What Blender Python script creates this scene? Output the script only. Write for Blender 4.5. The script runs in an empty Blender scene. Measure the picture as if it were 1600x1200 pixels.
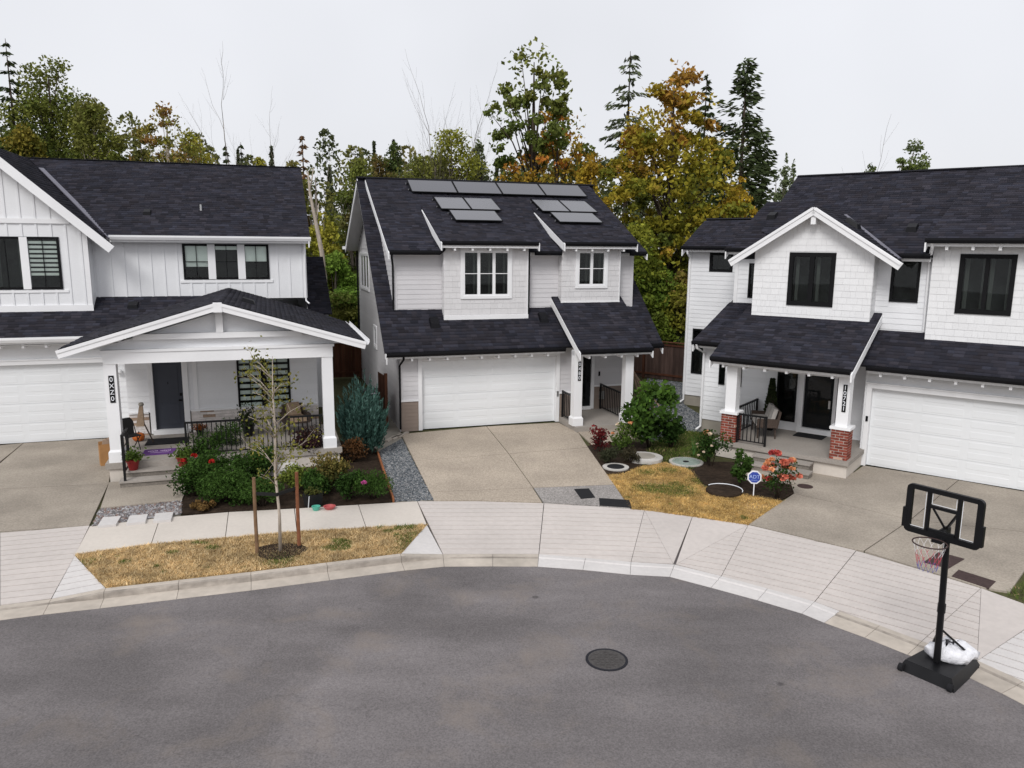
import bpy, math, random
import numpy as np
from mathutils import Vector as V, Matrix

# ---------------------------------------------------------------- camera, sky, sun
sc = bpy.context.scene
COL = sc.collection
F_PX, PITCH, ROLL, CAM_H = 1200.0, math.radians(10.24), math.radians(0.48), 6.3
_cp, _sp, _cr, _sr = math.cos(PITCH), math.sin(PITCH), math.cos(ROLL), math.sin(ROLL)
FW = V((0, _cp, -_sp)); _U = V((0, _sp, _cp)); _R = V((1, 0, 0))
RT = _R * _cr + _U * _sr
UP = -_R * _sr + _U * _cr
cam_d = bpy.data.cameras.new('camera')
cam_d.sensor_width = 36.0
cam_d.lens = F_PX / 1600.0 * 36.0
cam_d.clip_start, cam_d.clip_end = 0.1, 2000.0
cam = bpy.data.objects.new('camera', cam_d)
COL.objects.link(cam)
m3 = Matrix((RT, UP, -FW)).transposed()
cam.matrix_world = Matrix.Translation((0, 0, CAM_H)) @ m3.to_4x4()
sc.camera = cam

SUN_EL, SUN_AZ = math.radians(43), math.radians(200)      # azimuth clockwise from +Y: high, behind the camera to the left
world = bpy.data.worlds.new('World'); sc.world = world; world.use_nodes = True
wn = world.node_tree; wn.nodes.clear()
sky = wn.nodes.new('ShaderNodeTexSky'); sky.sky_type = 'NISHITA'; sky.sun_disc = False
sky.sun_elevation = SUN_EL; sky.sun_rotation = SUN_AZ; sky.dust_density = 4.0
cloud_n = wn.nodes.new('ShaderNodeTexNoise'); cloud_n.inputs['Scale'].default_value = 2.2; cloud_n.inputs['Detail'].default_value = 3
ramp = wn.nodes.new('ShaderNodeMapRange'); ramp.inputs[1].default_value = 0.3; ramp.inputs[2].default_value = 0.7
ramp.inputs[3].default_value = 6.25; ramp.inputs[4].default_value = 7.1
tint = wn.nodes.new('ShaderNodeVectorMath'); tint.operation = 'SCALE'; tint.inputs[0].default_value = (0.985, 0.995, 1.04)
mixw = wn.nodes.new('ShaderNodeMix'); mixw.data_type = 'RGBA'; mixw.inputs[0].default_value = 0.93
bg = wn.nodes.new('ShaderNodeBackground'); bg.inputs[1].default_value = 0.1
wo = wn.nodes.new('ShaderNodeOutputWorld')
wn.links.new(cloud_n.outputs[0], ramp.inputs[0]); wn.links.new(ramp.outputs[0], tint.inputs['Scale'])
wn.links.new(sky.outputs[0], mixw.inputs[6]); wn.links.new(tint.outputs[0], mixw.inputs[7])
wn.links.new(mixw.outputs[2], bg.inputs[0]); wn.links.new(bg.outputs[0], wo.inputs[0])

sun_d = bpy.data.lights.new('sun', 'SUN'); sun_d.energy = 1.5; sun_d.angle = math.radians(22); sun_d.color = (1.0, 0.985, 0.965)
sun = bpy.data.objects.new('sun', sun_d); COL.objects.link(sun)
_sd = V((math.sin(SUN_AZ) * math.cos(SUN_EL), math.cos(SUN_AZ) * math.cos(SUN_EL), math.sin(SUN_EL)))
sun.rotation_euler = _sd.to_track_quat('Z', 'Y').to_euler()
vs = sc.view_settings
vs.view_transform = 'Standard'; vs.look = 'None'; vs.gamma = 1.0; vs.use_curve_mapping = False; vs.exposure = 0.40
sc.cycles.use_denoising = True
sc.cycles.max_bounces = 6; sc.cycles.transparent_max_bounces = 12; sc.cycles.diffuse_bounces = 3
sc.render.film_transparent = False

# ---------------------------------------------------------------- helpers
rnd = random.Random(11)
NR = np.random.default_rng(5)

def ray(px, py):
    return RT * ((px - 800) / F_PX) + UP * ((600 - py) / F_PX) + FW
def gp(px, py, z=0.0):                       # a point of the ground at height z
    d = ray(px, py); t = (z - CAM_H) / d.z
    return V((d.x * t, d.y * t, z))
def at(px, py, Y):                           # a point at distance Y
    d = ray(px, py); t = Y / d.y
    return V((d.x * t, Y, CAM_H + d.z * t))

MATS = {}
def mat(name, col, rough=0.7, noise=None, bump=None, spec=0.3, metal=0.0, rand=0.0, attr=False, noise2=None, trans=0.0):
    """noise / noise2 = (scale, amount, stretch); bump = (scale, distance)"""
    m = bpy.data.materials.new(name); m.use_nodes = True
    nt = m.node_tree; N = nt.nodes; L = nt.links
    b = N['Principled BSDF']; b.inputs['Roughness'].default_value = rough
    b.inputs['Specular IOR Level'].default_value = spec; b.inputs['Metallic'].default_value = metal
    if attr:
        a = N.new('ShaderNodeAttribute'); a.attribute_name = 'Col'; cur = a.outputs['Color']
    else:
        c = N.new('ShaderNodeRGB'); c.outputs[0].default_value = (*col, 1); cur = c.outputs[0]
    geo = N.new('ShaderNodeNewGeometry')
    def mul(cur, fac):
        mx = N.new('ShaderNodeVectorMath'); mx.operation = 'SCALE'
        L.new(cur, mx.inputs[0]); L.new(fac, mx.inputs['Scale']); return mx.outputs[0]
    for nz in (noise, noise2):
        if not nz: continue
        t = N.new('ShaderNodeTexNoise'); t.inputs['Scale'].default_value = nz[0]; t.inputs['Detail'].default_value = 5
        mp = N.new('ShaderNodeMapping'); mp.inputs['Scale'].default_value = nz[2] if len(nz) > 2 else (1, 1, 1)
        L.new(geo.outputs['Position'], mp.inputs[0]); L.new(mp.outputs[0], t.inputs['Vector'])
        r = N.new('ShaderNodeMapRange'); r.inputs[1].default_value = 0.28; r.inputs[2].default_value = 0.72
        r.inputs[3].default_value = 1 - nz[1]; r.inputs[4].default_value = 1 + nz[1]
        L.new(t.outputs[0], r.inputs[0]); cur = mul(cur, r.outputs[0])
    if rand:
        oi = N.new('ShaderNodeObjectInfo'); r = N.new('ShaderNodeMapRange')
        r.inputs[3].default_value = 1 - rand; r.inputs[4].default_value = 1 + rand
        L.new(oi.outputs['Random'], r.inputs[0]); cur = mul(cur, r.outputs[0])
    L.new(cur, b.inputs['Base Color'])
    if bump:
        t = N.new('ShaderNodeTexNoise'); t.inputs['Scale'].default_value = bump[0]; t.inputs['Detail'].default_value = 4
        L.new(geo.outputs['Position'], t.inputs['Vector'])
        bp = N.new('ShaderNodeBump'); bp.inputs['Distance'].default_value = bump[1]; bp.inputs['Strength'].default_value = 0.8
        L.new(t.outputs[0], bp.inputs['Height']); L.new(bp.outputs[0], b.inputs['Normal'])
    if trans:
        tr = N.new('ShaderNodeBsdfTranslucent'); L.new(cur, tr.inputs[0])
        mx = N.new('ShaderNodeMixShader'); mx.inputs[0].default_value = trans
        L.new(b.outputs[0], mx.inputs[1]); L.new(tr.outputs[0], mx.inputs[2])
        L.new(mx.outputs[0], N['Material Output'].inputs[0])
    MATS[name] = m
    return m

def glass_mat(name, tint_c, refl):
    m = bpy.data.materials.new(name); m.use_nodes = True
    nt = m.node_tree; N = nt.nodes; L = nt.links; N.clear()
    o = N.new('ShaderNodeOutputMaterial'); t = N.new('ShaderNodeBsdfTransparent'); t.inputs[0].default_value = (*tint_c, 1)
    g = N.new('ShaderNodeBsdfGlossy'); g.inputs['Roughness'].default_value = 0.02
    fr = N.new('ShaderNodeFresnel'); fr.inputs[0].default_value = refl
    mx = N.new('ShaderNodeMixShader'); L.new(fr.outputs[0], mx.inputs[0]); L.new(t.outputs[0], mx.inputs[1]); L.new(g.outputs[0], mx.inputs[2])
    L.new(mx.outputs[0], o.inputs[0]); MATS[name] = m; return m

mat('white_paint', (0.80, 0.80, 0.81), 0.55, noise=(1.3, 0.035), rand=0.02)
mat('white_siding', (0.76, 0.765, 0.78), 0.6, noise=(0.9, 0.05), noise2=(14, 0.03, (1, 1, 6)), rand=0.03)
mat('grey_siding', (0.60, 0.588, 0.60), 0.6, noise=(0.9, 0.05), noise2=(14, 0.03, (1, 1, 6)), rand=0.03)
mat('grey_shake', (0.64, 0.63, 0.635), 0.65, noise=(12, 0.04, (6, 6, 1)), rand=0.035)
mat('white_shake', (0.77, 0.77, 0.775), 0.65, noise=(12, 0.04, (6, 6, 1)), rand=0.03)
mat('tan_siding', (0.27, 0.215, 0.18), 0.7, noise=(2, 0.08), rand=0.04)
mat('door_white', (0.77, 0.785, 0.80), 0.4, noise=(0.7, 0.03))
mat('black_paint', (0.010, 0.010, 0.011), 0.45, noise=(5, 0.2), spec=0.2)
mat('black_frame', (0.009, 0.009, 0.010), 0.6, spec=0.1)
mat('gutter_black', (0.008, 0.008, 0.010), 0.5, spec=0.15)
mat('shingle', (0, 0, 0), 0.95, attr=True, noise=(60, 0.22), noise2=(0.7, 0.12), bump=(90, 0.004), spec=0.15)
mat('roof_deck', (0.022, 0.022, 0.027), 0.95, noise=(40, 0.2), spec=0.15)
mat('valley_metal', (0.16, 0.155, 0.19), 0.4, metal=0.3, noise=(3, 0.1))
mat('soffit', (0.62, 0.61, 0.60), 0.7)
mat('interior', (0.022, 0.024, 0.024), 0.9, noise=(2.5, 0.5))
mat('blind_fabric', (0.90, 0.92, 0.88), 0.9, noise=(3, 0.05), rand=0.05)
mat('curtain_fabric', (0.09, 0.095, 0.09), 0.95)
mat('front_door_blue', (0.045, 0.05, 0.065), 0.5, noise=(2, 0.08))
mat('front_door_dark', (0.010, 0.011, 0.013), 0.5, spec=0.15)
mat('steel', (0.5, 0.5, 0.5), 0.35, metal=0.9)
mat('concrete_apron', (0.53, 0.485, 0.455), 0.85, noise=(0.55, 0.07), noise2=(9, 0.05), bump=(60, 0.003), rand=0.03, spec=0.2)
mat('concrete_walk', (0.58, 0.53, 0.475), 0.85, noise=(0.8, 0.05), noise2=(11, 0.04), bump=(60, 0.003), rand=0.03, spec=0.2)
mat('concrete_new', (0.57, 0.545, 0.53), 0.8, noise=(0.9, 0.06), noise2=(12, 0.05), bump=(60, 0.003), spec=0.2)
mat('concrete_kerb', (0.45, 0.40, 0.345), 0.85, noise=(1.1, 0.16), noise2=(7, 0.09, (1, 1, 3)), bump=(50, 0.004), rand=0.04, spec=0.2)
mat('exposed_aggregate', (0.40, 0.34, 0.275), 0.9, noise=(0.6, 0.15), noise2=(26, 0.27), bump=(80, 0.006), rand=0.03, spec=0.15)
mat('exposed_aggregate_grey', (0.325, 0.285, 0.238), 0.9, noise=(0.7, 0.2), noise2=(26, 0.2), bump=(80, 0.006), rand=0.03, spec=0.15)
mat('pebble_surface', (0.29, 0.27, 0.255), 0.9, noise=(30, 0.5), noise2=(0.8, 0.1), bump=(50, 0.01), spec=0.15)
mat('porch_concrete', (0.33, 0.30, 0.27), 0.85, noise=(0.9, 0.12), noise2=(18, 0.08), bump=(60, 0.003), spec=0.2)
mat('step_riser_shade', (0.20, 0.178, 0.155), 0.9, noise=(2, 0.2), noise2=(26, 0.2), spec=0.15)  # shade on the risers painted in: darker than the concrete treads
mat('foundation', (0.30, 0.275, 0.235), 0.9, noise=(1.5, 0.2), bump=(30, 0.005), spec=0.15)
mat('rubber_black', (0.010, 0.010, 0.012), 0.9)
mat('dark_soil', (0.035, 0.024, 0.017), 0.95, noise=(8, 0.4), noise2=(1.2, 0.3), bump=(18, 0.03), spec=0.1)
mat('ground_soil', (0.075, 0.075, 0.035), 0.95, noise=(0.35, 0.35), noise2=(6, 0.3), bump=(12, 0.03), spec=0.1)
mat('dry_soil', (0.40, 0.275, 0.13), 0.95, noise=(1.6, 0.35), noise2=(11, 0.35), bump=(22, 0.02), spec=0.1)
mat('dry_grass', (0, 0, 0), 0.9, attr=True, spec=0.1, trans=0.15)
mat('stone', (0, 0, 0), 0.85, attr=True, noise=(40, 0.15), spec=0.2)
mat('leaf', (0, 0, 0), 0.75, attr=True, spec=0.15, trans=0.25)
mat('needle', (0, 0, 0), 0.85, attr=True, spec=0.1, trans=0.08)
mat('bark_grey', (0.17, 0.145, 0.12), 0.9, noise=(9, 0.35, (1, 1, 0.25)), bump=(20, 0.02), spec=0.1)
mat('bark_dark', (0.06, 0.045, 0.035), 0.9, noise=(9, 0.35, (1, 1, 0.25)), bump=(20, 0.02), spec=0.1)
mat('bark_pale', (0.42, 0.36, 0.30), 0.9, noise=(7, 0.3, (1, 1, 0.4)), spec=0.1)
mat('brick_red', (0.24, 0.062, 0.042), 0.85, noise=(14, 0.2), rand=0.35, bump=(60, 0.004), spec=0.15)
mat('brick_pale', (0.50, 0.33, 0.25), 0.85, noise=(14, 0.15), bump=(60, 0.004), spec=0.15)
mat('mortar', (0.48, 0.44, 0.40), 0.95, noise=(12, 0.12))
mat('whitewashed_brick', (0.68, 0.635, 0.61), 0.85, noise=(10, 0.12), rand=0.09, bump=(40, 0.006), spec=0.2)
mat('brown_brick', (0.36, 0.26, 0.19), 0.85, noise=(10, 0.2), bump=(40, 0.006), spec=0.2)
mat('cedar', (0.105, 0.042, 0.024), 0.8, noise=(6, 0.3, (1, 1, 0.15)), rand=0.25, spec=0.2)
mat('cedar_bright', (0.30, 0.115, 0.05), 0.8, noise=(6, 0.25, (1, 1, 0.15)), rand=0.15, spec=0.2)
mat('brown_fence', (0.075, 0.048, 0.040), 0.8, noise=(6, 0.3, (1, 1, 0.15)), rand=0.25, spec=0.2)
mat('plank_weathered', (0.34, 0.24, 0.17), 0.85, noise=(6, 0.2))
mat('stake_brown', (0.19, 0.115, 0.065), 0.85, noise=(6, 0.25)); mat('stake_orange', (0.22, 0.085, 0.042), 0.85, noise=(6, 0.25))
mat('plastic_black', (0.007, 0.007, 0.008), 0.4, noise=(4, 0.25), spec=0.25)
mat('rust_iron', (0.05, 0.03, 0.028), 0.8, noise=(25, 0.35), spec=0.3)
mat('cast_iron', (0.062, 0.057, 0.055), 0.75, noise=(25, 0.3), spec=0.3)
mat('terracotta_red', (0.22, 0.018, 0.018), 0.45, noise=(8, 0.1))
mat('pumpkin', (0.48, 0.12, 0.02), 0.5, noise=(12, 0.15))
mat('cardboard', (0.40, 0.21, 0.085), 0.85, noise=(6, 0.12))
mat('burlap', (0.33, 0.24, 0.165), 0.9, noise=(20, 0.2))
mat('purple_mat', (0.12, 0.045, 0.20), 0.9, noise=(20, 0.15))
mat('pale_print', (0.55, 0.42, 0.62), 0.9)
mat('sign_blue', (0.035, 0.07, 0.36), 0.4)
mat('sign_white', (0.80, 0.82, 0.86), 0.4)
mat('sign_letter', (0.40, 0.52, 0.82), 0.4)
mat('cushion', (0.40, 0.375, 0.35), 0.9, noise=(10, 0.12), rand=0.08)
mat('wicker', (0.07, 0.05, 0.04), 0.8, noise=(40, 0.3))
mat('white_bag', (0.72, 0.72, 0.75), 0.4, noise=(9, 0.12), bump=(8, 0.06))
mat('net_red', (0.45, 0.07, 0.10), 0.8); mat('net_blue', (0.07, 0.08, 0.35), 0.8); mat('net_white', (0.62, 0.6, 0.6), 0.8)
mat('strap_black', (0.012, 0.012, 0.012), 0.7)
mat('flower', (0, 0, 0), 0.7, attr=True, spec=0.2, trans=0.15)
mat('teal_plastic', (0.10, 0.42, 0.32), 0.4); mat('pink_plastic', (0.45, 0.10, 0.10), 0.4)
mat('pale_concrete', (0.48, 0.46, 0.43), 0.85, noise=(3, 0.12), noise2=(20, 0.08), spec=0.2)
mat('green_plastic', (0.27, 0.32, 0.29), 0.6, noise=(6, 0.15))
glass_mat('glass', (0.92, 0.95, 0.94), 1.32)
glass_mat('clear_acrylic', (0.90, 0.90, 0.90), 1.35)

mat('groove_dirt', (0.36, 0.318, 0.292), 0.9, noise=(1.7, 0.4), noise2=(8, 0.2))
mat('kerb_face', (0.31, 0.275, 0.24), 0.9, noise=(1.6, 0.35, (1, 1, 4)), noise2=(9, 0.15), spec=0.2)  # stained upright kerb face; its shade is painted in as a darker concrete
# asphalt with blotches and a few worn pale streaks
def asphalt():
    m = mat('asphalt', (0.175, 0.160, 0.160), 0.9, noise=(0.45, 0.17, (1, 2.6, 1)), noise2=(42, 0.28), bump=(90, 0.006), spec=0.2)
    nt = m.node_tree; N = nt.nodes; L = nt.links; b = N['Principled BSDF']
    src = b.inputs['Base Color'].links[0].from_socket
    geo = N.new('ShaderNodeNewGeometry')
    t = N.new('ShaderNodeTexNoise'); t.inputs['Scale'].default_value = 0.7; t.inputs['Detail'].default_value = 9; t.inputs['Roughness'].default_value = 0.65; t.inputs['Distortion'].default_value = 0.3
    L.new(geo.outputs['Position'], t.inputs['Vector'])
    r = N.new('ShaderNodeMapRange'); r.inputs[1].default_value = 0.52; r.inputs[2].default_value = 0.72; L.new(t.outputs[0], r.inputs[0])
    mx = N.new('ShaderNodeMix'); mx.data_type = 'RGBA'; mx.inputs[7].default_value = (0.25, 0.21, 0.18, 1)
    k = N.new('ShaderNodeMath'); k.operation = 'MULTIPLY'; k.inputs[1].default_value = 0.6; L.new(r.outputs[0], k.inputs[0])
    L.new(k.outputs[0], mx.inputs[0]); L.new(src, mx.inputs[6]); cur = mx.outputs[2]
    def dark(cur, node_out, lo, hi, dk):                                  # small dark marks: oil drips, hairline cracks
        rr = N.new('ShaderNodeMapRange'); rr.inputs[1].default_value = lo; rr.inputs[2].default_value = hi; rr.inputs[3].default_value = dk; rr.inputs[4].default_value = 1.0
        L.new(node_out, rr.inputs[0]); q = N.new('ShaderNodeVectorMath'); q.operation = 'SCALE'; L.new(cur, q.inputs[0]); L.new(rr.outputs[0], q.inputs['Scale']); return q.outputs[0]
    wob = N.new('ShaderNodeTexNoise'); wob.inputs['Scale'].default_value = 2.5; wob.inputs['Detail'].default_value = 6; L.new(geo.outputs['Position'], wob.inputs['Vector'])
    ad = N.new('ShaderNodeVectorMath'); ad.operation = 'MULTIPLY_ADD'; ad.inputs[1].default_value = (0.9, 0.9, 0.0); L.new(wob.outputs['Color'], ad.inputs[0]); L.new(geo.outputs['Position'], ad.inputs[2])
    v1 = N.new('ShaderNodeTexVoronoi'); v1.inputs['Scale'].default_value = 0.75; L.new(geo.outputs['Position'], v1.inputs['Vector']); cur = dark(cur, v1.outputs['Distance'], 0.035, 0.06, 0.55)
    v2 = N.new('ShaderNodeTexVoronoi'); v2.feature = 'DISTANCE_TO_EDGE'; v2.inputs['Scale'].default_value = 0.16; L.new(ad.outputs[0], v2.inputs['Vector']); cur = dark(cur, v2.outputs['Distance'], 0.0005, 0.002, 0.86)
    n4 = N.new('ShaderNodeTexNoise'); n4.inputs['Scale'].default_value = 0.2; n4.inputs['Detail'].default_value = 4; n4.inputs['Distortion'].default_value = 0.8; L.new(geo.outputs['Position'], n4.inputs['Vector']); cur = dark(cur, n4.outputs[0], 0.42, 0.58, 0.76)
    L.new(cur, b.inputs['Base Color'])
asphalt()

def solar_mat():
    m = bpy.data.materials.new('solar_glass'); m.use_nodes = True
    b = m.node_tree.nodes['Principled BSDF']
    b.inputs['Base Color'].default_value = (0.016, 0.015, 0.026, 1); b.inputs['Roughness'].default_value = 0.16
    b.inputs['Specular IOR Level'].default_value = 0.7; b.inputs['Coat Weight'].default_value = 0.6; b.inputs['Coat Roughness'].default_value = 0.12
    MATS['solar_glass'] = m
solar_mat()

def tag(o, label=None, cat=None, group=None, kind=None):
    if label: o['label'] = label
    if cat: o['category'] = cat
    if group: o['group'] = group
    if kind: o['kind'] = kind
    return o
def empty(name, loc=(0, 0, 0), rz=0.0, label=None, cat=None, group=None):
    o = bpy.data.objects.new(name, None); COL.objects.link(o)
    o.location = loc; o.rotation_euler = (0, 0, rz); o.empty_display_size = 0.3
    return tag(o, label, cat, group)
def link(name, me, parent=None):
    o = bpy.data.objects.new(name, me); COL.objects.link(o)
    if parent: o.parent = parent
    return o
def new(name, verts, faces, m, parent=None, smooth=False):
    me = bpy.data.meshes.new(name); me.from_pydata([tuple(v) for v in verts], [], faces); me.materials.append(MATS[m]); me.update()
    if smooth:
        me.polygons.foreach_set('use_smooth', [True] * len(me.polygons))
    return link(name, me, parent)
def npmesh(name, verts, faces, cols, m, parent=None, smooth=False):
    """verts (N,3), faces (M,k) with one colour per face"""
    verts = np.asarray(verts, np.float32); faces = np.asarray(faces, np.int32); M, k = faces.shape
    me = bpy.data.meshes.new(name)
    me.vertices.add(len(verts)); me.vertices.foreach_set('co', verts.ravel())
    me.loops.add(M * k); me.loops.foreach_set('vertex_index', faces.ravel())
    me.polygons.add(M); me.polygons.foreach_set('loop_start', np.arange(0, M * k, k, dtype=np.int32))
    me.polygons.foreach_set('loop_total', np.full(M, k, np.int32))
    me.update(calc_edges=True)
    if cols is not None:
        a = me.color_attributes.new('Col', 'FLOAT_COLOR', 'CORNER')
        c = np.ones((M, k, 4), np.float32); c[:, :, :3] = np.asarray(cols, np.float32)[:, None, :]
        a.data.foreach_set('color', c.ravel())
    if smooth:
        me.polygons.foreach_set('use_smooth', np.ones(M, bool))
    me.materials.append(MATS[m]); me.validate()
    return link(name, me, parent)

class MB:                                                       # collects shapes for one mesh
    def __init__(s): s.v = []; s.f = []
    def add(s, vs, fs):
        b = len(s.v); s.v += [tuple(x) for x in vs]; s.f += [tuple(i + b for i in f) for f in fs]; return s
    def box(s, x0, x1, y0, y1, z0, z1):
        return s.add([(x0, y0, z0), (x1, y0, z0), (x1, y1, z0), (x0, y1, z0), (x0, y0, z1), (x1, y0, z1), (x1, y1, z1), (x0, y1, z1)],
                     [(3, 2, 1, 0), (4, 5, 6, 7), (0, 1, 5, 4), (1, 2, 6, 5), (2, 3, 7, 6), (3, 0, 4, 7)])
    def hexa(s, p):                                             # eight corners: bottom ring, top ring
        return s.add(p, [(3, 2, 1, 0), (4, 5, 6, 7), (0, 1, 5, 4), (1, 2, 6, 5), (2, 3, 7, 6), (3, 0, 4, 7)])
    def prism(s, poly, off):                                    # 3-D polygon swept by a vector
        n = len(poly); off = V(off); a = [V(p) for p in poly]
        fs = [tuple(range(n))[::-1], tuple(range(n, 2 * n))] + [(i, (i + 1) % n, n + (i + 1) % n, n + i) for i in range(n)]
        return s.add(a + [p + off for p in a], fs)
    def tube(s, pts, rad, sides=6):
        pts = [V(p) for p in pts]; n = len(pts)
        if not hasattr(rad, '__len__'): rad = [rad] * n
        b = len(s.v); prev = None
        for i, p in enumerate(pts):
            d = (pts[min(i + 1, n - 1)] - pts[max(i - 1, 0)]).normalized()
            ref = prev if prev is not None else (V((1, 0, 0)) if abs(d.x) < 0.8 else V((0, 1, 0)))
            x = (ref - d * ref.dot(d)).normalized(); y = d.cross(x); prev = x
            for k in range(sides):
                a = 2 * math.pi * k / sides
                s.v.append(tuple(p + (x * math.cos(a) + y * math.sin(a)) * rad[i]))
        for i in range(n - 1):
            for k in range(sides):
                k2 = (k + 1) % sides
                s.f.append((b + i * sides + k, b + i * sides + k2, b + (i + 1) * sides + k2, b + (i + 1) * sides + k))
        s.f.append(tuple(b + k for k in range(sides))[::-1]); s.f.append(tuple(b + (n - 1) * sides + k for k in range(sides)))
        return s
    def lathe(s, c, prof, sides=16):
        b = len(s.v)
        for r, z in prof:
            for k in range(sides):
                a = 2 * math.pi * k / sides
                s.v.append((c[0] + r * math.cos(a), c[1] + r * math.sin(a), c[2] + z))
        for i in range(len(prof) - 1):
            for k in range(sides):
                k2 = (k + 1) % sides
                s.f.append((b + i * sides + k, b + i * sides + k2, b + (i + 1) * sides + k2, b + (i + 1) * sides + k))
        s.f.append(tuple(b + k for k in range(sides))[::-1]); s.f.append(tuple(b + (len(prof) - 1) * sides + k for k in range(sides)))
        return s
    def beam(s, p0, p1, w, h, up=(0, 0, 1)):                    # rectangular bar between two points
        p0, p1 = V(p0), V(p1); d = (p1 - p0).normalized(); up = V(up)
        if d.cross(up).length < 1e-4: up = V((0, 1, 0))
        x = d.cross(up).normalized() * (w / 2); y = x.cross(d).normalized() * (h / 2)
        return s.hexa([p0 - x - y, p0 + x - y, p1 + x - y, p1 - x - y, p0 - x + y, p0 + x + y, p1 + x + y, p1 - x + y])
    def build(s, name, m, parent=None, smooth=False): return new(name, s.v, s.f, m, parent, smooth)

UNIT = {}
def unit(kind, m):
    if (kind, m) not in UNIT:
        b = MB()
        if kind == 'box': b.box(0, 1, 0, 1, 0, 1)
        elif kind == 'lap': b.hexa([(0, 0, 0), (1, 0, 0), (1, 1, 0), (0, 1, 0), (0, 0.62, 1), (1, 0.62, 1), (1, 1, 1), (0, 1, 1)])
        me = bpy.data.meshes.new(kind + '_' + m); me.from_pydata(b.v, [], b.f); me.materials.append(MATS[m]); UNIT[(kind, m)] = me
    return UNIT[(kind, m)]

class Face:                                                     # an upright plane: o, outward normal n; s runs along it, z up, out along n
    def __init__(s, o, n): s.o = V(o); s.n = V(n).normalized(); s.u = V((-s.n.y, s.n.x, 0))
    def pt(s, a, z, out=0.0): return s.o + s.u * a + s.n * out + V((0, 0, z))
def pbox(name, parent, fc, s0, s1, z0, z1, o0, o1, m, kind='box'):
    o = link(name, unit(kind, m), parent)
    p = fc.pt(s0, z0, o1); x = fc.u * (s1 - s0); y = fc.n * -(o1 - o0)
    o.matrix_local = Matrix(((x.x, y.x, 0, p.x), (x.y, y.y, 0, p.y), (x.z, y.z, z1 - z0, p.z), (0, 0, 0, 1)))
    return o
def mbox(mb, fc, s0, s1, z0, z1, o0, o1):
    return mb.hexa([fc.pt(s0, z0, o1), fc.pt(s1, z0, o1), fc.pt(s1, z0, o0), fc.pt(s0, z0, o0), fc.pt(s0, z1, o1), fc.pt(s1, z1, o1), fc.pt(s1, z1, o0), fc.pt(s0, z1, o0)])

def scan(poly, z):                                              # the span of a convex polygon at height z
    xs = []
    for i in range(len(poly)):
        (x0, z0), (x1, z1) = poly[i], poly[(i + 1) % len(poly)]
        if (z0 <= z < z1) or (z1 <= z < z0): xs.append(x0 + (x1 - x0) * (z - z0) / (z1 - z0))
    return (min(xs), max(xs)) if len(xs) >= 2 else None
def scan_all(poly, z):
    xs = []
    for i in range(len(poly)):
        (x0, z0), (x1, z1) = poly[i], poly[(i + 1) % len(poly)]
        if (z0 <= z < z1) or (z1 <= z < z0): xs.append(x0 + (x1 - x0) * (z - z0) / (z1 - z0))
    xs.sort(); return list(zip(xs[::2], xs[1::2]))
def subtract(iv, holes):
    out = [iv]
    for a, b in holes:
        nx = []
        for c, d in out:
            if b <= c or a >= d: nx.append((c, d)); continue
            if a > c: nx.append((c, a))
            if b < d: nx.append((b, d))
        out = nx
    return [q for q in out if q[1] - q[0] > 0.03]
def clip(poly, a, b, c):                                        # keep a*x+b*y<=c
    out = []
    for i in range(len(poly)):
        p, q = poly[i], poly[(i + 1) % len(poly)]
        dp, dq = a * p[0] + b * p[1] - c, a * q[0] + b * q[1] - c
        if dp <= 0: out.append(p)
        if dp * dq < 0:
            t = dp / (dp - dq); out.append((p[0] + t * (q[0] - p[0]), p[1] + t * (q[1] - p[1])))
    return out

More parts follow.
